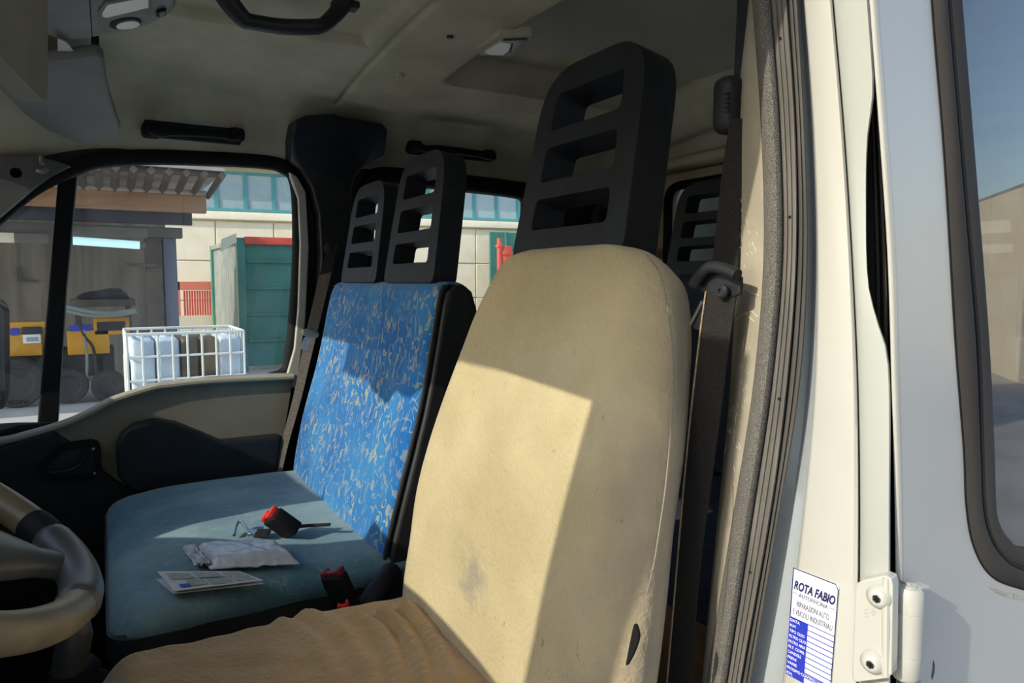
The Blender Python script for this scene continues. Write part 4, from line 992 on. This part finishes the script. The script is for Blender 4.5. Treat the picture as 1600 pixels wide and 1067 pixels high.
XS = 0.5772
TL, TR, BL = PX(1240, 886, XS), PX(1312, 914, XS), PX(1228, 1052, XS)
BR = TR + (BL - TL)
exv = TR - TL; eyv = TL - BL; SWID = exv.length; SHGT = eyv.length
ex_, ey_ = exv.normalized(), eyv.normalized(); nS = V(-1, 0, 0)
def S(u, v, off=0.0): return TL + exv * u - eyv * v + nS * off
def srect(u0, v0, u1, v1, off): return [S(u0, v0, off), S(u1, v0, off), S(u1, v1, off), S(u0, v1, off)]
st = empty('service_sticker', BL, 'white and blue oil change sticker from a repair garage on the pillar', 'sticker')
obj('paper', prism(rounded(srect(0, 0, 1, 1, 0.0004), [0, 0.005, 0, 0]), (0.0004, 0, 0)), M['stickerwhite'], st, smooth=0)
def quad(u0, v0, u1, v1, off=0.0006): return (srect(u0, v0, u1, v1, off), [(0, 1, 2, 3)])
bw = 0.022
obj('border', join(quad(0, 0, 0.93, 0.010), quad(0, 0, bw, 0.45), quad(1 - bw, 0.045, 1, 1), (([S(0.93, 0.0, 0.0006), S(1.0, 0.045, 0.0006), S(1 - bw, 0.05, 0.0006), S(0.925, 0.010, 0.0006)]), [(0, 1, 2, 3)])), M['darkink'], st, smooth=0)
obj('blue_column', join(quad(0, 0.455, 0.42, 1.0)), M['blueink'], st, smooth=0)
rows = ['DATA', 'KM', 'TIPO OLIO', 'FILTRO OLIO', 'FILTRO ARIA', 'FILT. COMB.', 'CANDELE', 'FRENI', 'VARIE', 'PROSSIMO CONTROLLO', 'KM.']
v0_, dv_ = 0.455, (1 - 0.455) / 11.0
obj('rules', join(quad(0, 0.450, 1, 0.458), *[quad(0.42, v0_ + dv_ * k - 0.0045, 1, v0_ + dv_ * k + 0.0045) for k in range(1, 11) if k != 10], quad(0, v0_ + dv_ * 9 + dv_ * 0.02, 0.42, v0_ + dv_ * 9 + dv_ * 0.04), quad(0.42, v0_ + dv_ * 9.12, 1, v0_ + dv_ * 9.92)), M['blueink'], st, smooth=0)
words = []
for k, r_ in enumerate(rows):
    w_ = {'DATA': 0.22, 'KM': 0.13, 'TIPO OLIO': 0.34, 'FILTRO OLIO': 0.38, 'FILTRO ARIA': 0.38, 'FILT. COMB.': 0.37, 'CANDELE': 0.30, 'FRENI': 0.20, 'VARIE': 0.22, 'PROSSIMO CONTROLLO': 0.74, 'KM.': 0.14}[r_]
    words.append(text_vf(r_, S(0.025, v0_ + dv_ * (k + 0.74), 0.0009), ex_, ey_, SHGT * dv_ * 0.52, SWID * w_, 0, 0.012))
obj('row_names', join(*words), M['whiteink'], st, smooth=0)
obj('garage_name', text_vf('ROTA FABIO', S(0.05, 0.185, 0.0009), ex_, ey_, SHGT * 0.075, SWID * 0.90, 0.25, 0.04), M['darkink'], st, smooth=0)
obj('garage_lines', join(text_vf('AUTOFFICINA', S(0.17, 0.245, 0.0009), ex_, ey_, SHGT * 0.036, SWID * 0.64, 0, 0.004), quad(0.04, 0.222, 0.14, 0.227), quad(0.84, 0.222, 0.95, 0.227),
    text_vf('RIPARAZIONI AUTO', S(0.15, 0.335, 0.0009), ex_, ey_, SHGT * 0.050, SWID * 0.70), text_vf('E VEICOLI INDUSTRIALI', S(0.07, 0.415, 0.0009), ex_, ey_, SHGT * 0.050, SWID * 0.86)), M['darkink'], st, smooth=0)
# maker's mark etched in the quarter pane (reads mirrored from inside)
oo = PY(46, 630, 2.189); 
obj('glass_mark', text_vf('IVECO', PY(44, 630, 2.188), V(-1, 0, 0), V(0, 0, 1), 0.009, 0.042), M['blackdeep'], door, smooth=0)

# ================================================================== OUTSIDE
G = -EYE
M['concrete'] = mat('yard_concrete', C(202, 200, 194), 0.9, C(186, 184, 178), 1.5, bump=0.2, bscale=30)
M['facade'] = mat('facade_render', C(238, 226, 198), 0.9, C(244, 233, 208), 2, bump=0.05)
M['facade2'] = mat('facade_panel', C(232, 218, 188), 0.9, C(240, 227, 200), 1.5)
M['teal'] = mat('teal_window_frame', C(62, 140, 146), 0.5, C(78, 152, 156), 3)
M['pane'] = mat('window_pane', C(150, 172, 176), 0.15, C(186, 194, 190), 0.8, 0.4, 0.6, spec=0.8)
M['green'] = mat('container_green', C(48, 118, 100), 0.5, C(60, 128, 110), 2)
M['contgrey'] = mat('container_grey', C(120, 128, 122), 0.6, C(138, 144, 136), 2)
M['redgate'] = mat('red_painted_steel', C(214, 74, 52), 0.6, C(226, 88, 62), 3)
M['brownwood'] = mat('brown_fascia', C(168, 128, 92), 0.8, C(142, 106, 78), 4, stretch=(0.3, 1, 3))
M['rafter'] = mat('rafter', C(74, 66, 60), 0.8, C(92, 80, 70), 5)
M['shedsteel'] = mat('shed_steel', C(92, 88, 82), 0.7, C(106, 102, 94), 3)
M['shedwall'] = mat('shed_wall', C(142, 132, 118), 0.9, C(112, 104, 94), 1.6, stretch=(3, 1, 0.3))
M['sheet'] = mat('roof_sheet', C(176, 168, 158), 0.6, C(156, 148, 140), 2)
M['yellow'] = mat('yellow_machine_paint', C(222, 160, 28), 0.5, C(204, 142, 22), 3)
M['tyre'] = mat('tyre_rubber', C(44, 44, 44), 0.8)
M['can'] = mat('white_canister', C(196, 210, 218), 0.5, C(180, 196, 206), 4)
M['candark'] = mat('dark_oil_canister', C(70, 60, 44), 0.5, C(92, 80, 58), 4)
M['cage'] = mat('galvanised_cage', C(206, 210, 206), 0.4)
M['tarp'] = mat('dark_blue_tarp', C(34, 40, 58), 0.6)

obj('ground', ([V(-60, -60, G), V(90, -60, G), V(90, 80, G), V(-60, 80, G)], [(0, 1, 2, 3)]), M['concrete'], kind='structure', label='pale concrete yard')
# ---- long factory building with a teal window band
YB = 19.0
fb = empty('factory_building', (5, YB + 2, G), 'cream factory building with a band of teal framed windows', 'building')
zt = PY(390, 268, YB).z; zb_ = PY(390, 330, YB).z
obj('wall', box2((-6, YB + 0.06, G), (22, YB + 6, zt + 1.6)), M['facade'], fb)
obj('roof_fascia', box2((-6.2, YB - 0.45, zt + 0.10), (22, YB + 0.2, zt + 1.1), 0.03), M['facade'], fb)
obj('sill', box2((-6, YB - 0.12, zb_ - 0.22), (22, YB + 0.1, zb_ - 0.02), 0.02), M['facade'], fb)
sp_ = 0.69; x = -2.0; wdat = None
wv = box2((0, YB - 0.02, zb_), (0.06, YB + 0.06, zt))
k = 0
fr_vf = plate([V(0, YB - 0.03, zb_), V(sp_, YB - 0.03, zb_), V(sp_, YB - 0.03, zt), V(0, YB - 0.03, zt)], [[V(0.05, YB - 0.03, zb_ + 0.07), V(sp_ - 0.05, YB - 0.03, zb_ + 0.07), V(sp_ - 0.05, YB - 0.03, zt - 0.07), V(0.05, YB - 0.03, zt - 0.07)]], (0, 0.08, 0))
pn_vf = box2((0.05, YB + 0.0, zb_ + 0.07), (sp_ - 0.05, YB + 0.02, zt - 0.07))
first = obj('window_frame', fr_vf, M['teal'], fb); first_p = obj('window_pane', pn_vf, M['pane'], first)
first.location.x += x
for k in range(1, 27):
    c = first.copy(); col.objects.link(c); c.location.x = x + sp_ * k
    d = first_p.copy(); col.objects.link(d); d.parent = c
pw, ph = 1.4, 1.0
p0 = obj('wall_panel', box2((0, YB, 0), (pw - 0.03, YB + 0.07, ph - 0.03), 0.01, 1), M['facade2'], fb)
base = p0.location.copy(); first_done = False
for i in range(-1, 12):
    for j in range(5):
        zz = zb_ - 0.24 - ph * (j + 1)
        if zz < G - 0.2: continue
        c = p0 if not first_done else p0.copy()
        if first_done: col.objects.link(c)
        first_done = True
        c.location = base + V(i * pw, 0, zz)
fb.rotation_euler.z = math.radians(-7)
# ---- shipping container
Yc = 14.0
xl = PY(375, 400, Yc).x
sc_ = empty('shipping_container', (xl + 1.2, Yc + 2, G), 'green shipping container with grey corrugated side', 'container')
ztc = PY(400, 372, Yc).z
def corr(o, du, L_, h, depth, per):
    n = int(L_ / per); pts = []
    for k in range(n + 1):
        s = k * per
        for (f, d_) in ((0, 0), (0.35, 0), (0.5, 1), (0.85, 1)):
            if s + f * per <= L_: pts.append((s + f * per, d_ * depth))
    nrm = V(-du.y, du.x, 0)
    A = [o + du * s + nrm * d_ for s, d_ in pts]
    return loft([[a, a + V(0, 0, h)] for a in A], closed=False, cap=False)
hc = ztc - G
obj('front_wall', box2((xl + 0.05, Yc, G + 0.1), (xl + 2.4, Yc + 0.05, ztc - 0.1), 0.01), M['green'], sc_)
obj('side_wall', corr(V(xl, Yc + 3.6, G + 0.1), V(0, -1, 0), 3.6, hc - 0.2, 0.04, 0.28), M['contgrey'], sc_, smooth=0)
for k in range(4):
    z_ = G + 0.55 + 0.5 * k
    obj('door_rail', box2((xl + 0.1, Yc - 0.05, z_), (xl + 2.4, Yc, z_ + 0.05), 0.008), M['green'], sc_)
for (x_, y_) in ((xl, Yc), (xl + 2.4, Yc), (xl, Yc + 3.6)):
    obj('corner_post', box2((x_ - 0.06, y_ - 0.06, G), (x_ + 0.08, y_ + 0.08, ztc), 0.01), M['green'], sc_)
obj('roof', box2((xl - 0.05, Yc - 0.05, ztc - 0.1), (xl + 2.5, Yc + 3.65, ztc), 0.01), M['contgrey'], sc_)
obj('top_rail', box2((xl + 0.08, Yc - 0.08, ztc - 0.12), (xl + 2.4, Yc - 0.02, ztc + 0.02), 0.01), M['redgate'], sc_)
obj('pale_sun_patch', prism([PY(x_, y_, Yc - 0.07) for x_, y_ in ((346, 374), (369, 364), (370, 378), (344, 394))], (0, 0.01, 0)), mat('pale_sun_patch', C(232, 226, 190), 0.8), sc_)  # pale patch painted in place of sunlight at the container's top left
# ---- red gate in front of the building
Yg = 17.8
rg = empty('red_gate', PY(300, 492, Yg), 'small red steel gate between the shed and the container', 'gate')
def gbox(x0, y0, x1, y1, Y, t=0.06):
    a, b = PY(x0, y0, Y), PY(x1, y1, Y); return box2((a.x, Y, min(a.z, b.z)), (b.x, Y + t, max(a.z, b.z)), 0.005, 1)
salmon = mat('faded_red_paint', C(240, 128, 100), 0.7)
obj('top_beam', gbox(272, 440, 333, 453, Yg), salmon, rg)
obj('post', gbox(272, 440, 283, 494, Yg), salmon, rg)
s0 = PY(286, 454, Yg + 0.1); s1 = PY(331, 492, Yg + 0.1)
for k in range(12):
    xx = lerp(s0.x, s1.x, k / 11)
    obj('slat', box2((xx, Yg + 0.02, s1.z), (xx + 0.04, Yg + 0.06, s0.z), 0.004, 1), M['redgate'], rg)
obj('plinth', box2((PY(272, 493, Yg).x, Yg - 0.05, G), (PY(333, 493, Yg).x, Yg + 0.15, s1.z)), M['facade2'], rg)
# ---- green sliding gate and red posts, seen through the rear window
gg = empty('green_gate', PY(800, 440, 17.6), 'dark green sheet metal gate seen past the driver headrest', 'gate')
obj('leaf', gbox(748 + 18, 362, 905, 640, 17.6, 0.08), M['green'], gg)
for x_ in (790, 830, 870): obj('stiffener', gbox(x_, 362, x_ + 3, 640, 17.55, 0.06), M['green'], gg)
for (a_, b_, nm) in (((779, 372), (784, 470), 'thin red post left of its pair by the green gate'), ((787, 384), (800, 470), 'wider red post right of its pair by the green gate')):
    e = empty('red_post', PY(a_[0], 640, 16.9), nm, 'post', 'red posts by the green gate')
    A, B = PY(*a_, 16.9), PY(*b_, 16.9)
    obj('shaft', box2((A.x, 16.9, G), (B.x, 17.0, A.z), 0.02), M['redgate'], e)
    obj('cap', box2((A.x - 0.03, 16.88, A.z - 0.25), (B.x + 0.03, 17.02, A.z - 0.18), 0.01), M['redgate'], e)
# ---- open workshop shed
sh = empty('workshop_shed', (-1, 11.5, G), 'open workshop shed with rafters under a sheet roof', 'shed')
Yf, Ym, Yk = 9.8, 10.9, 14.0
rA, rB = PY(350, 276, Yf), PY(324, 303, Ym)
lA, lB = PY(-260, 238, Yf), PY(-260, 282, Ym)
zA, zB = PY(240, 268, Yf).z, PY(240, 303, Ym).z
XL = -7.0
obj('roof_sheet', loft([[V(XL, Yf - 0.1, zA + 0.05), V(rA.x, Yf - 0.1, zA + 0.05), V(rA.x, Yk + 0.3, zB + 0.25), V(XL, Yk + 0.3, zB + 0.25)], [V(XL, Yf - 0.1, zA + 0.09), V(rA.x, Yf - 0.1, zA + 0.09), V(rA.x, Yk + 0.3, zB + 0.29), V(XL, Yk + 0.3, zB + 0.29)]]), M['sheet'], sh, smooth=0)
rw = tube([V(0, Yf - 0.12, zA), V(0, Ym + 0.2, zB + 0.03)], 0.05, 4)
r0 = obj('rafter', rw, M['rafter'], sh, smooth=0); bl = r0.location.copy()
xs_ = [PY(345 - 27.3 * k, 270, Yf).x for k in range(17)]
for k, xx in enumerate(xs_):
    c = r0 if k == 0 else r0.copy()
    if k: col.objects.link(c)
    c.location = bl + V(xx, 0, 0)
obj('purlin', box2((XL, Yf - 0.05, zA - 0.02), (rA.x, Yf + 0.05, zA + 0.05), 0.01), M['rafter'], sh)
def hb_(x1, y0, y1, Y, t, m, nm, mt_):
    a, b = PY(x1, y0, Y), PY(x1, y1, Y); return obj(nm, box2((XL, Y, b.z), (a.x, Y + t, a.z), 0.01), mt_, sh)
hb_(322, 304, 333, Ym, 0.14, 0, 'fascia_board', M['brownwood'])
hb_(322, 298, 305, Ym - 0.06, 0.10, 0, 'gutter', M['sheet'])
hb_(300, 333, 352, Ym + 0.35, 0.12, 0, 'inner_beam', M['tarp'])
hb_(285, 356, 372, Ym + 0.5, 0.25, 0, 'lintel', M['shedsteel'])
obj('back_wall', box2((XL, Yk, G), (PY(262, 450, Yk).x, Yk + 0.2, zB + 0.1)), M['shedwall'], sh)
def colm(x0, x1, Y, m, nm, top=372):
    a, b = PY(x0, top, Y), PY(x1, top, Y); return obj(nm, box2((a.x, Y, G), (b.x, Y + 0.35, a.z), 0.01), m, sh)
colm(226, 252, Ym + 0.5, M['rafter'], 'column')
colm(254, 275, Ym + 0.55, mat('blue_grey_column', C(104, 112, 124), 0.6), 'column')
colm(-150, -120, Ym + 0.5, M['rafter'], 'column')
obj('bracket', prism([PY(x_, y_, Ym + 0.45) for x_, y_ in ((198, 410), (246, 412), (246, 417), (228, 417), (222, 424), (214, 417), (198, 414))], (0, 0.1, 0)), M['rafter'], sh, smooth=0)
obj('wall_bracket', prism([PY(x_, y_, Yk - 0.05) for x_, y_ in ((30, 415), (34, 435), (58, 438), (58, 441), (28, 440), (26, 418))], (0, 0.06, 0)), M['rafter'], sh, smooth=0)
# tube lamp under the lintel
a, b = PY(114, 376, Ym + 0.2), PY(218, 376, Ym + 0.2)
tlp = empty('tube_lamp', (a + b) / 2, 'lit fluorescent tube lamp under the workshop roof', 'lamp')
obj('tube', tube([V(a.x, a.y, a.z), V(b.x, a.y, a.z - 0.04)], 0.055, 10), emit('lit_tube', C(196, 240, 244), 0.75), tlp)
obj('end_cap', tube([V(b.x, a.y, a.z - 0.04), V(b.x + 0.07, a.y, a.z - 0.04)], 0.05, 10), M['shedsteel'], tlp)
obj('mount', box2((a.x - 0.1, a.y + 0.02, a.z + 0.06), (b.x + 0.1, a.y + 0.13, a.z + 0.20), 0.01), M['shedsteel'], tlp)
for xx in (a.x + 0.1, b.x - 0.1): obj('hanger', box2((xx, a.y + 0.05, a.z + 0.18), (xx + 0.05, a.y + 0.14, PY(200, 350, Ym + 0.35).z)), M['shedsteel'], tlp)
a, b = PY(-30, 367, Ym + 0.42), PY(22, 367, Ym + 0.42)
tl2 = empty('wall_board', (a + b) / 2, 'pale board under the shed lintel behind the quarter pane', 'board')
obj('board', box2((a.x, a.y, a.z - 0.09), (b.x, a.y + 0.06, a.z + 0.04), 0.01), M['facade'], tl2)
obj('board_extension', box2((b.x, a.y, a.z - 0.09), (PY(76, 367, Ym + 0.42).x, a.y + 0.06, a.z + 0.04), 0.01), M['shedsteel'], tl2)
# ---- yellow machine in the shed
Yy = 11.6
ym = empty('yellow_machine', PY(90, 600, Yy), 'yellow flatbed machine with black openings parked in the shed', 'machine')
def ybox(nm, x0, y0, x1, y1, m, t=0.06, Y=Yy, par=None, bev=0.01):
    a, b = PY(x0, y0, Y), PY(x1, y1, Y)
    return obj(nm, box2((a.x, Y, b.z), (b.x, Y + t, a.z), bev, 2), m, par or ym)
ybox('side_panel', 104, 517, 172, 552, M['yellow'], 0.5)
ybox('side_panel', -40, 524, 66, 555, M['yellow'], 0.5)
ybox('upper_rail', -40, 505, 70, 512, M['yellow'], 0.3)
up_ = ybox('upper_hood', 146, 497, 203, 522, M['yellow'], 0.3)
ybox('hood_opening', 151, 503, 196, 516, M['tyre'], 0.03, Yy - 0.01, up_, 0)
ybox('blue_sign', 108, 508, 144, 518, M['blueink'], 0.04)
ybox('blue_sign', 16, 513, 30, 524, M['blueink'], 0.04, Yy - 0.02)
bb = ybox('black_plate', 34, 511, 66, 522, M['tyre'], 0.04, Yy - 0.02)
lb_ = ybox('white_label', 35, 523, 64, 536, M['stickerwhite'], 0.02, Yy - 0.03)
ybox('label_print', 41, 527, 60, 533, M['print'], 0.005, Yy - 0.036, lb_, 0)
ybox('chassis', -40, 552, 180, 585, M['tyre'], 0.6, Yy + 0.1)
for (px, py, r_) in ((108, 603, 0.24), (25, 600, 0.34), (170, 606, 0.22)):
    c = PY(px, py, Yy - 0.15); c.z = max(c.z, G + r_)
    w_ = obj('wheel', lathe([(r_ * 0.55, 0.0), (r_ * 0.62, -0.02), (r_ * 0.92, -0.02), (r_, 0.03), (r_, 0.17), (r_ * 0.9, 0.2), (0.0, 0.2)], c, (0, 1, 0), 28), M['tyre'], ym)
    obj('wheel_disc', lathe([(r_ * 0.56, 0.02), (r_ * 0.45, 0.05), (r_ * 0.2, 0.03), (0.0, 0.02)], c, (0, 1, 0), 22), M['contgrey'], w_)
obj('leg', box2((PY(150, 560, Yy).x, Yy + 0.1, G), (PY(160, 560, Yy).x, Yy + 0.2, PY(150, 560, Yy).z)), M['tyre'], ym)
for (pts, r_, m) in ((((100, 478), (140, 487), (175, 489), (212, 484)), 0.03, M['contgrey']), (((96, 484), (140, 493), (180, 493), (214, 487)), 0.025, M['contgrey']), (((122, 500), (132, 525), (146, 545), (152, 590)), 0.02, M['tyre']), (((130, 515), (136, 560), (134, 610)), 0.018, M['contgrey'])):
    obj('hose', tube(spline([PY(x_, y_, Yy - 0.1) for x_, y_ in pts], 6), r_, 8), m, ym)
# dark covered engine on top of a crate
tp_ = empty('covered_engine', PY(160, 500, 12.6), 'dark blue tarpaulin covered lump on a workbench in the shed', 'tarpaulin')
rings = []
for (px, top_, bot_) in ((120, 462, 466), (130, 457, 467), (150, 454, 468), (170, 450, 468), (188, 450, 468), (198, 457, 468), (201, 463, 466)):
    p, q = PY(px, top_, 12.5), PY(px, bot_, 12.5); c = (p + q) / 2; h_ = (p.z - q.z) / 2
    rings.append([c + V(0, 0.3 * math.cos(a), h_ * math.sin(a)) for a in [2 * math.pi * k / 14 for k in range(14)]])
obj('tarpaulin', loft(rings), M['tarp'], tp_, smooth=80)
a, b = PY(108, 468, 12.3), PY(212, 478, 12.3)
obj('bench_top', box2((a.x, 12.3, b.z), (b.x, 13.0, a.z), 0.01), M['shedsteel'], tp_)
for xx in (a.x + 0.1, b.x - 0.1): obj('bench_leg', box2((xx - 0.04, 12.4, G), (xx + 0.04, 12.5, b.z)), M['shedsteel'], tp_)
# ---- cage tank with canisters
Yi = 8.3
xi0, xi1 = PY(199, 560, Yi).x, PY(382, 560, Yi).x; zi = PY(290, 520, Yi).z; DI = 1.0
ib = empty('wire_cage', ((xi0 + xi1) / 2, Yi + DI / 2, G), 'white wire cage pallet full of canisters outside the passenger window', 'wire cage')
def rod(a, b, r=0.012): return tube([V(*a), V(*b)], r, 6)
def ring_bar(z, r=0.013): return tube([V(xi0, Yi, z), V(xi1, Yi, z), V(xi1, Yi + DI, z), V(xi0, Yi + DI, z)], r, 6, True)
obj('top_rail', ring_bar(zi, 0.017), M['cage'], ib)
for k in range(4): obj('wire_hoop', ring_bar(zi - 0.24 - 0.25 * k), M['cage'], ib)
for k in range(9):
    xx = lerp(xi0, xi1, k / 8)
    obj('upright_wire', rod((xx, Yi, G + 0.1), (xx, Yi, zi)), M['cage'], ib)
    obj('upright_wire', rod((xx, Yi + DI, G + 0.1), (xx, Yi + DI, zi)), M['cage'], ib)
for k in range(1, 5):
    yy = lerp(Yi, Yi + DI, k / 5)
    obj('upright_wire', rod((xi0, yy, G + 0.1), (xi0, yy, zi)), M['cage'], ib)
    obj('upright_wire', rod((xi1, yy, G + 0.1), (xi1, yy, zi)), M['cage'], ib)
obj('label_plate', box2((xi0 - 0.02, Yi + 0.08, zi - 0.75), (xi0 - 0.005, Yi + DI - 0.1, zi - 0.28), 0.004), M['cage'], ib)
obj('pallet', box2((xi0, Yi, G), (xi1, Yi + DI, G + 0.12), 0.01), M['brownwood'], ib)
lab = ['white canister at the left end of the wire cage', 'bluish white canister second from the left in the wire cage', 'dark oil stained canister left of the middle in the wire cage', 'dark brown canister right of the middle in the wire cage', 'bluish white canister at the right end of the wire cage']
mm = [M['can'], M['can'], M['candark'], M['candark'], M['can']]
wd = [0.24, 0.24, 0.19, 0.19, 0.28]; x_ = xi0 + 0.03
for k in range(5):
    w_ = min(wd[k], xi1 - x_ - 0.02); h_ = zi - 0.05 - (G + 0.13)
    e = empty('canister', (x_ + w_ / 2, Yi + 0.3, G + 0.13), lab[k], 'canister', 'canisters in the wire cage')
    obj('body', box2((x_, Yi + 0.04, G + 0.13), (x_ + w_ - 0.01, Yi + DI - 0.05, zi - 0.05), 0.05, 4), mm[k], e)
    obj('cap', lathe([(0.06, 0), (0.06, 0.035), (0.05, 0.045), (0, 0.045)], V(x_ + w_ / 2, Yi + 0.3, zi - 0.052), (0, 0, 1), 16), mat('cap_%d' % k, C(96, 190, 172), 0.5) if k == 2 else M['can'], e)
    x_ += w_
# ---- passenger door mirror
dm = empty('door_mirror', PY(-10, 560, 2.5), 'black passenger door mirror at the far left edge', 'mirror')
mp_ = rounded([PY(x_, y_, 2.5) for x_, y_ in ((-120, 462), (4, 466), (15, 480), (16, 610), (8, 640), (-120, 645))], 0.02)
obj('housing', prism(mp_, (-0.06, 0.10, 0)), M['blackdeep'], dm, bevel=0.01)
obj('mirror_glass', prism(rounded([PY(x_, y_, 2.495) for x_, y_ in ((-110, 474), (0, 476), (6, 490), (8, 605), (2, 628), (-110, 632))], 0.015), (0, 0.004, 0)), mat('mirror', C(200, 205, 208), 0.05, metal=1.0), dm)
obj('arm', tube([PY(-60, 640, 2.5), PY(-90, 690, 2.28)], 0.02, 8), M['blackdeep'], dm)
# ---- concrete hall behind the photographer's right shoulder, mirrored in the rear door glass
A2, B2 = V(15.1, -6.7, 0), V(13.35, -5.2, 0)
dh = (A2 - B2).normalized(); nh = V(dh.y, -dh.x, 0)
ch = empty('concrete_hall', (15, -7, G), 'pale concrete hall mirrored in the rear door glass', 'building')
P0, P1 = B2 - dh * 1.6, A2 + dh * 12
hz = 1.6
nback = V(0.65, 0.76, 0) if nh.dot(V(0.65, 0.76, 0)) > 0 else nh * -1
L_ = (P1 - P0).length; npan = 9
vf0 = None
for k in range(npan):
    a = P0 + dh * (L_ * k / npan + 0.01); b = P0 + dh * (L_ * (k + 1) / npan - 0.01)
    th_ = V(dh.y, -dh.x, 0) * 0.3
    if th_.dot(P0) < 0: th_ = -th_
    obj('wall_panel', loft([[V(a.x, a.y, G), V(b.x, b.y, G), V(b.x, b.y, G) + th_, V(a.x, a.y, G) + th_], [V(a.x, a.y, hz), V(b.x, b.y, hz), V(b.x, b.y, hz) + th_, V(a.x, a.y, hz) + th_]]), M['facade2'], ch, smooth=0)
obj('roof_edge', loft([[V(P0.x, P0.y, hz), V(P1.x, P1.y, hz), V(P1.x, P1.y, hz) + th_ * 1.2, V(P0.x, P0.y, hz) + th_ * 1.2], [V(P0.x, P0.y, hz + 0.06), V(P1.x, P1.y, hz + 0.06), V(P1.x, P1.y, hz + 0.06) + th_ * 1.2, V(P0.x, P0.y, hz + 0.06) + th_ * 1.2]]), M['sheet'], ch, smooth=0)
# ---- unseen wing added across the yard to cut the sky light
wg = empty('added_sky_blocker', (-4, -6, G), 'unseen long grey wing added across the yard to cut the sky light', 'building')
for k in range(9):
    obj('wall_panel', box2((-20 + 3 * k, -6.3, G), (-20 + 3 * k + 2.98, -6.0, 5.6), 0.01, 1), M['shedwall'], wg)
obj('roof_edge', box2((-20.1, -6.5, 5.6), (7.1, -5.9, 5.8), 0.02), M['sheet'], wg)
obj('roll_door', box2((-6, -6.0, G), (-2, -5.96, 2.2), 0.01), M['contgrey'], wg)
# ---- van load box behind the cab
lb2 = empty('load_box', (2.6, 1.3, G), 'grey load box behind the cab', 'load box')
obj('front_wall', box2((2.0, 0.4, -0.9), (2.05, 2.2, 0.9)), M['contgrey'], lb2)
obj('chassis_frame', box2((1.9, 0.7, -1.2), (4.0, 1.9, -0.9)), M['tyre'], lb2)
for yy in (0.5, 2.1): obj('rear_wheel', lathe([(0.0, -0.1), (0.3, -0.1), (0.36, -0.06), (0.36, 0.06), (0.3, 0.1), (0, 0.1)], V(3.2, yy, G + 0.36), (0, 1, 0), 24), M['tyre'], lb2)

# ================================================================== lift everything onto the ground
for o in list(scene.objects):
    if o.parent is None: o.location.z += EYE
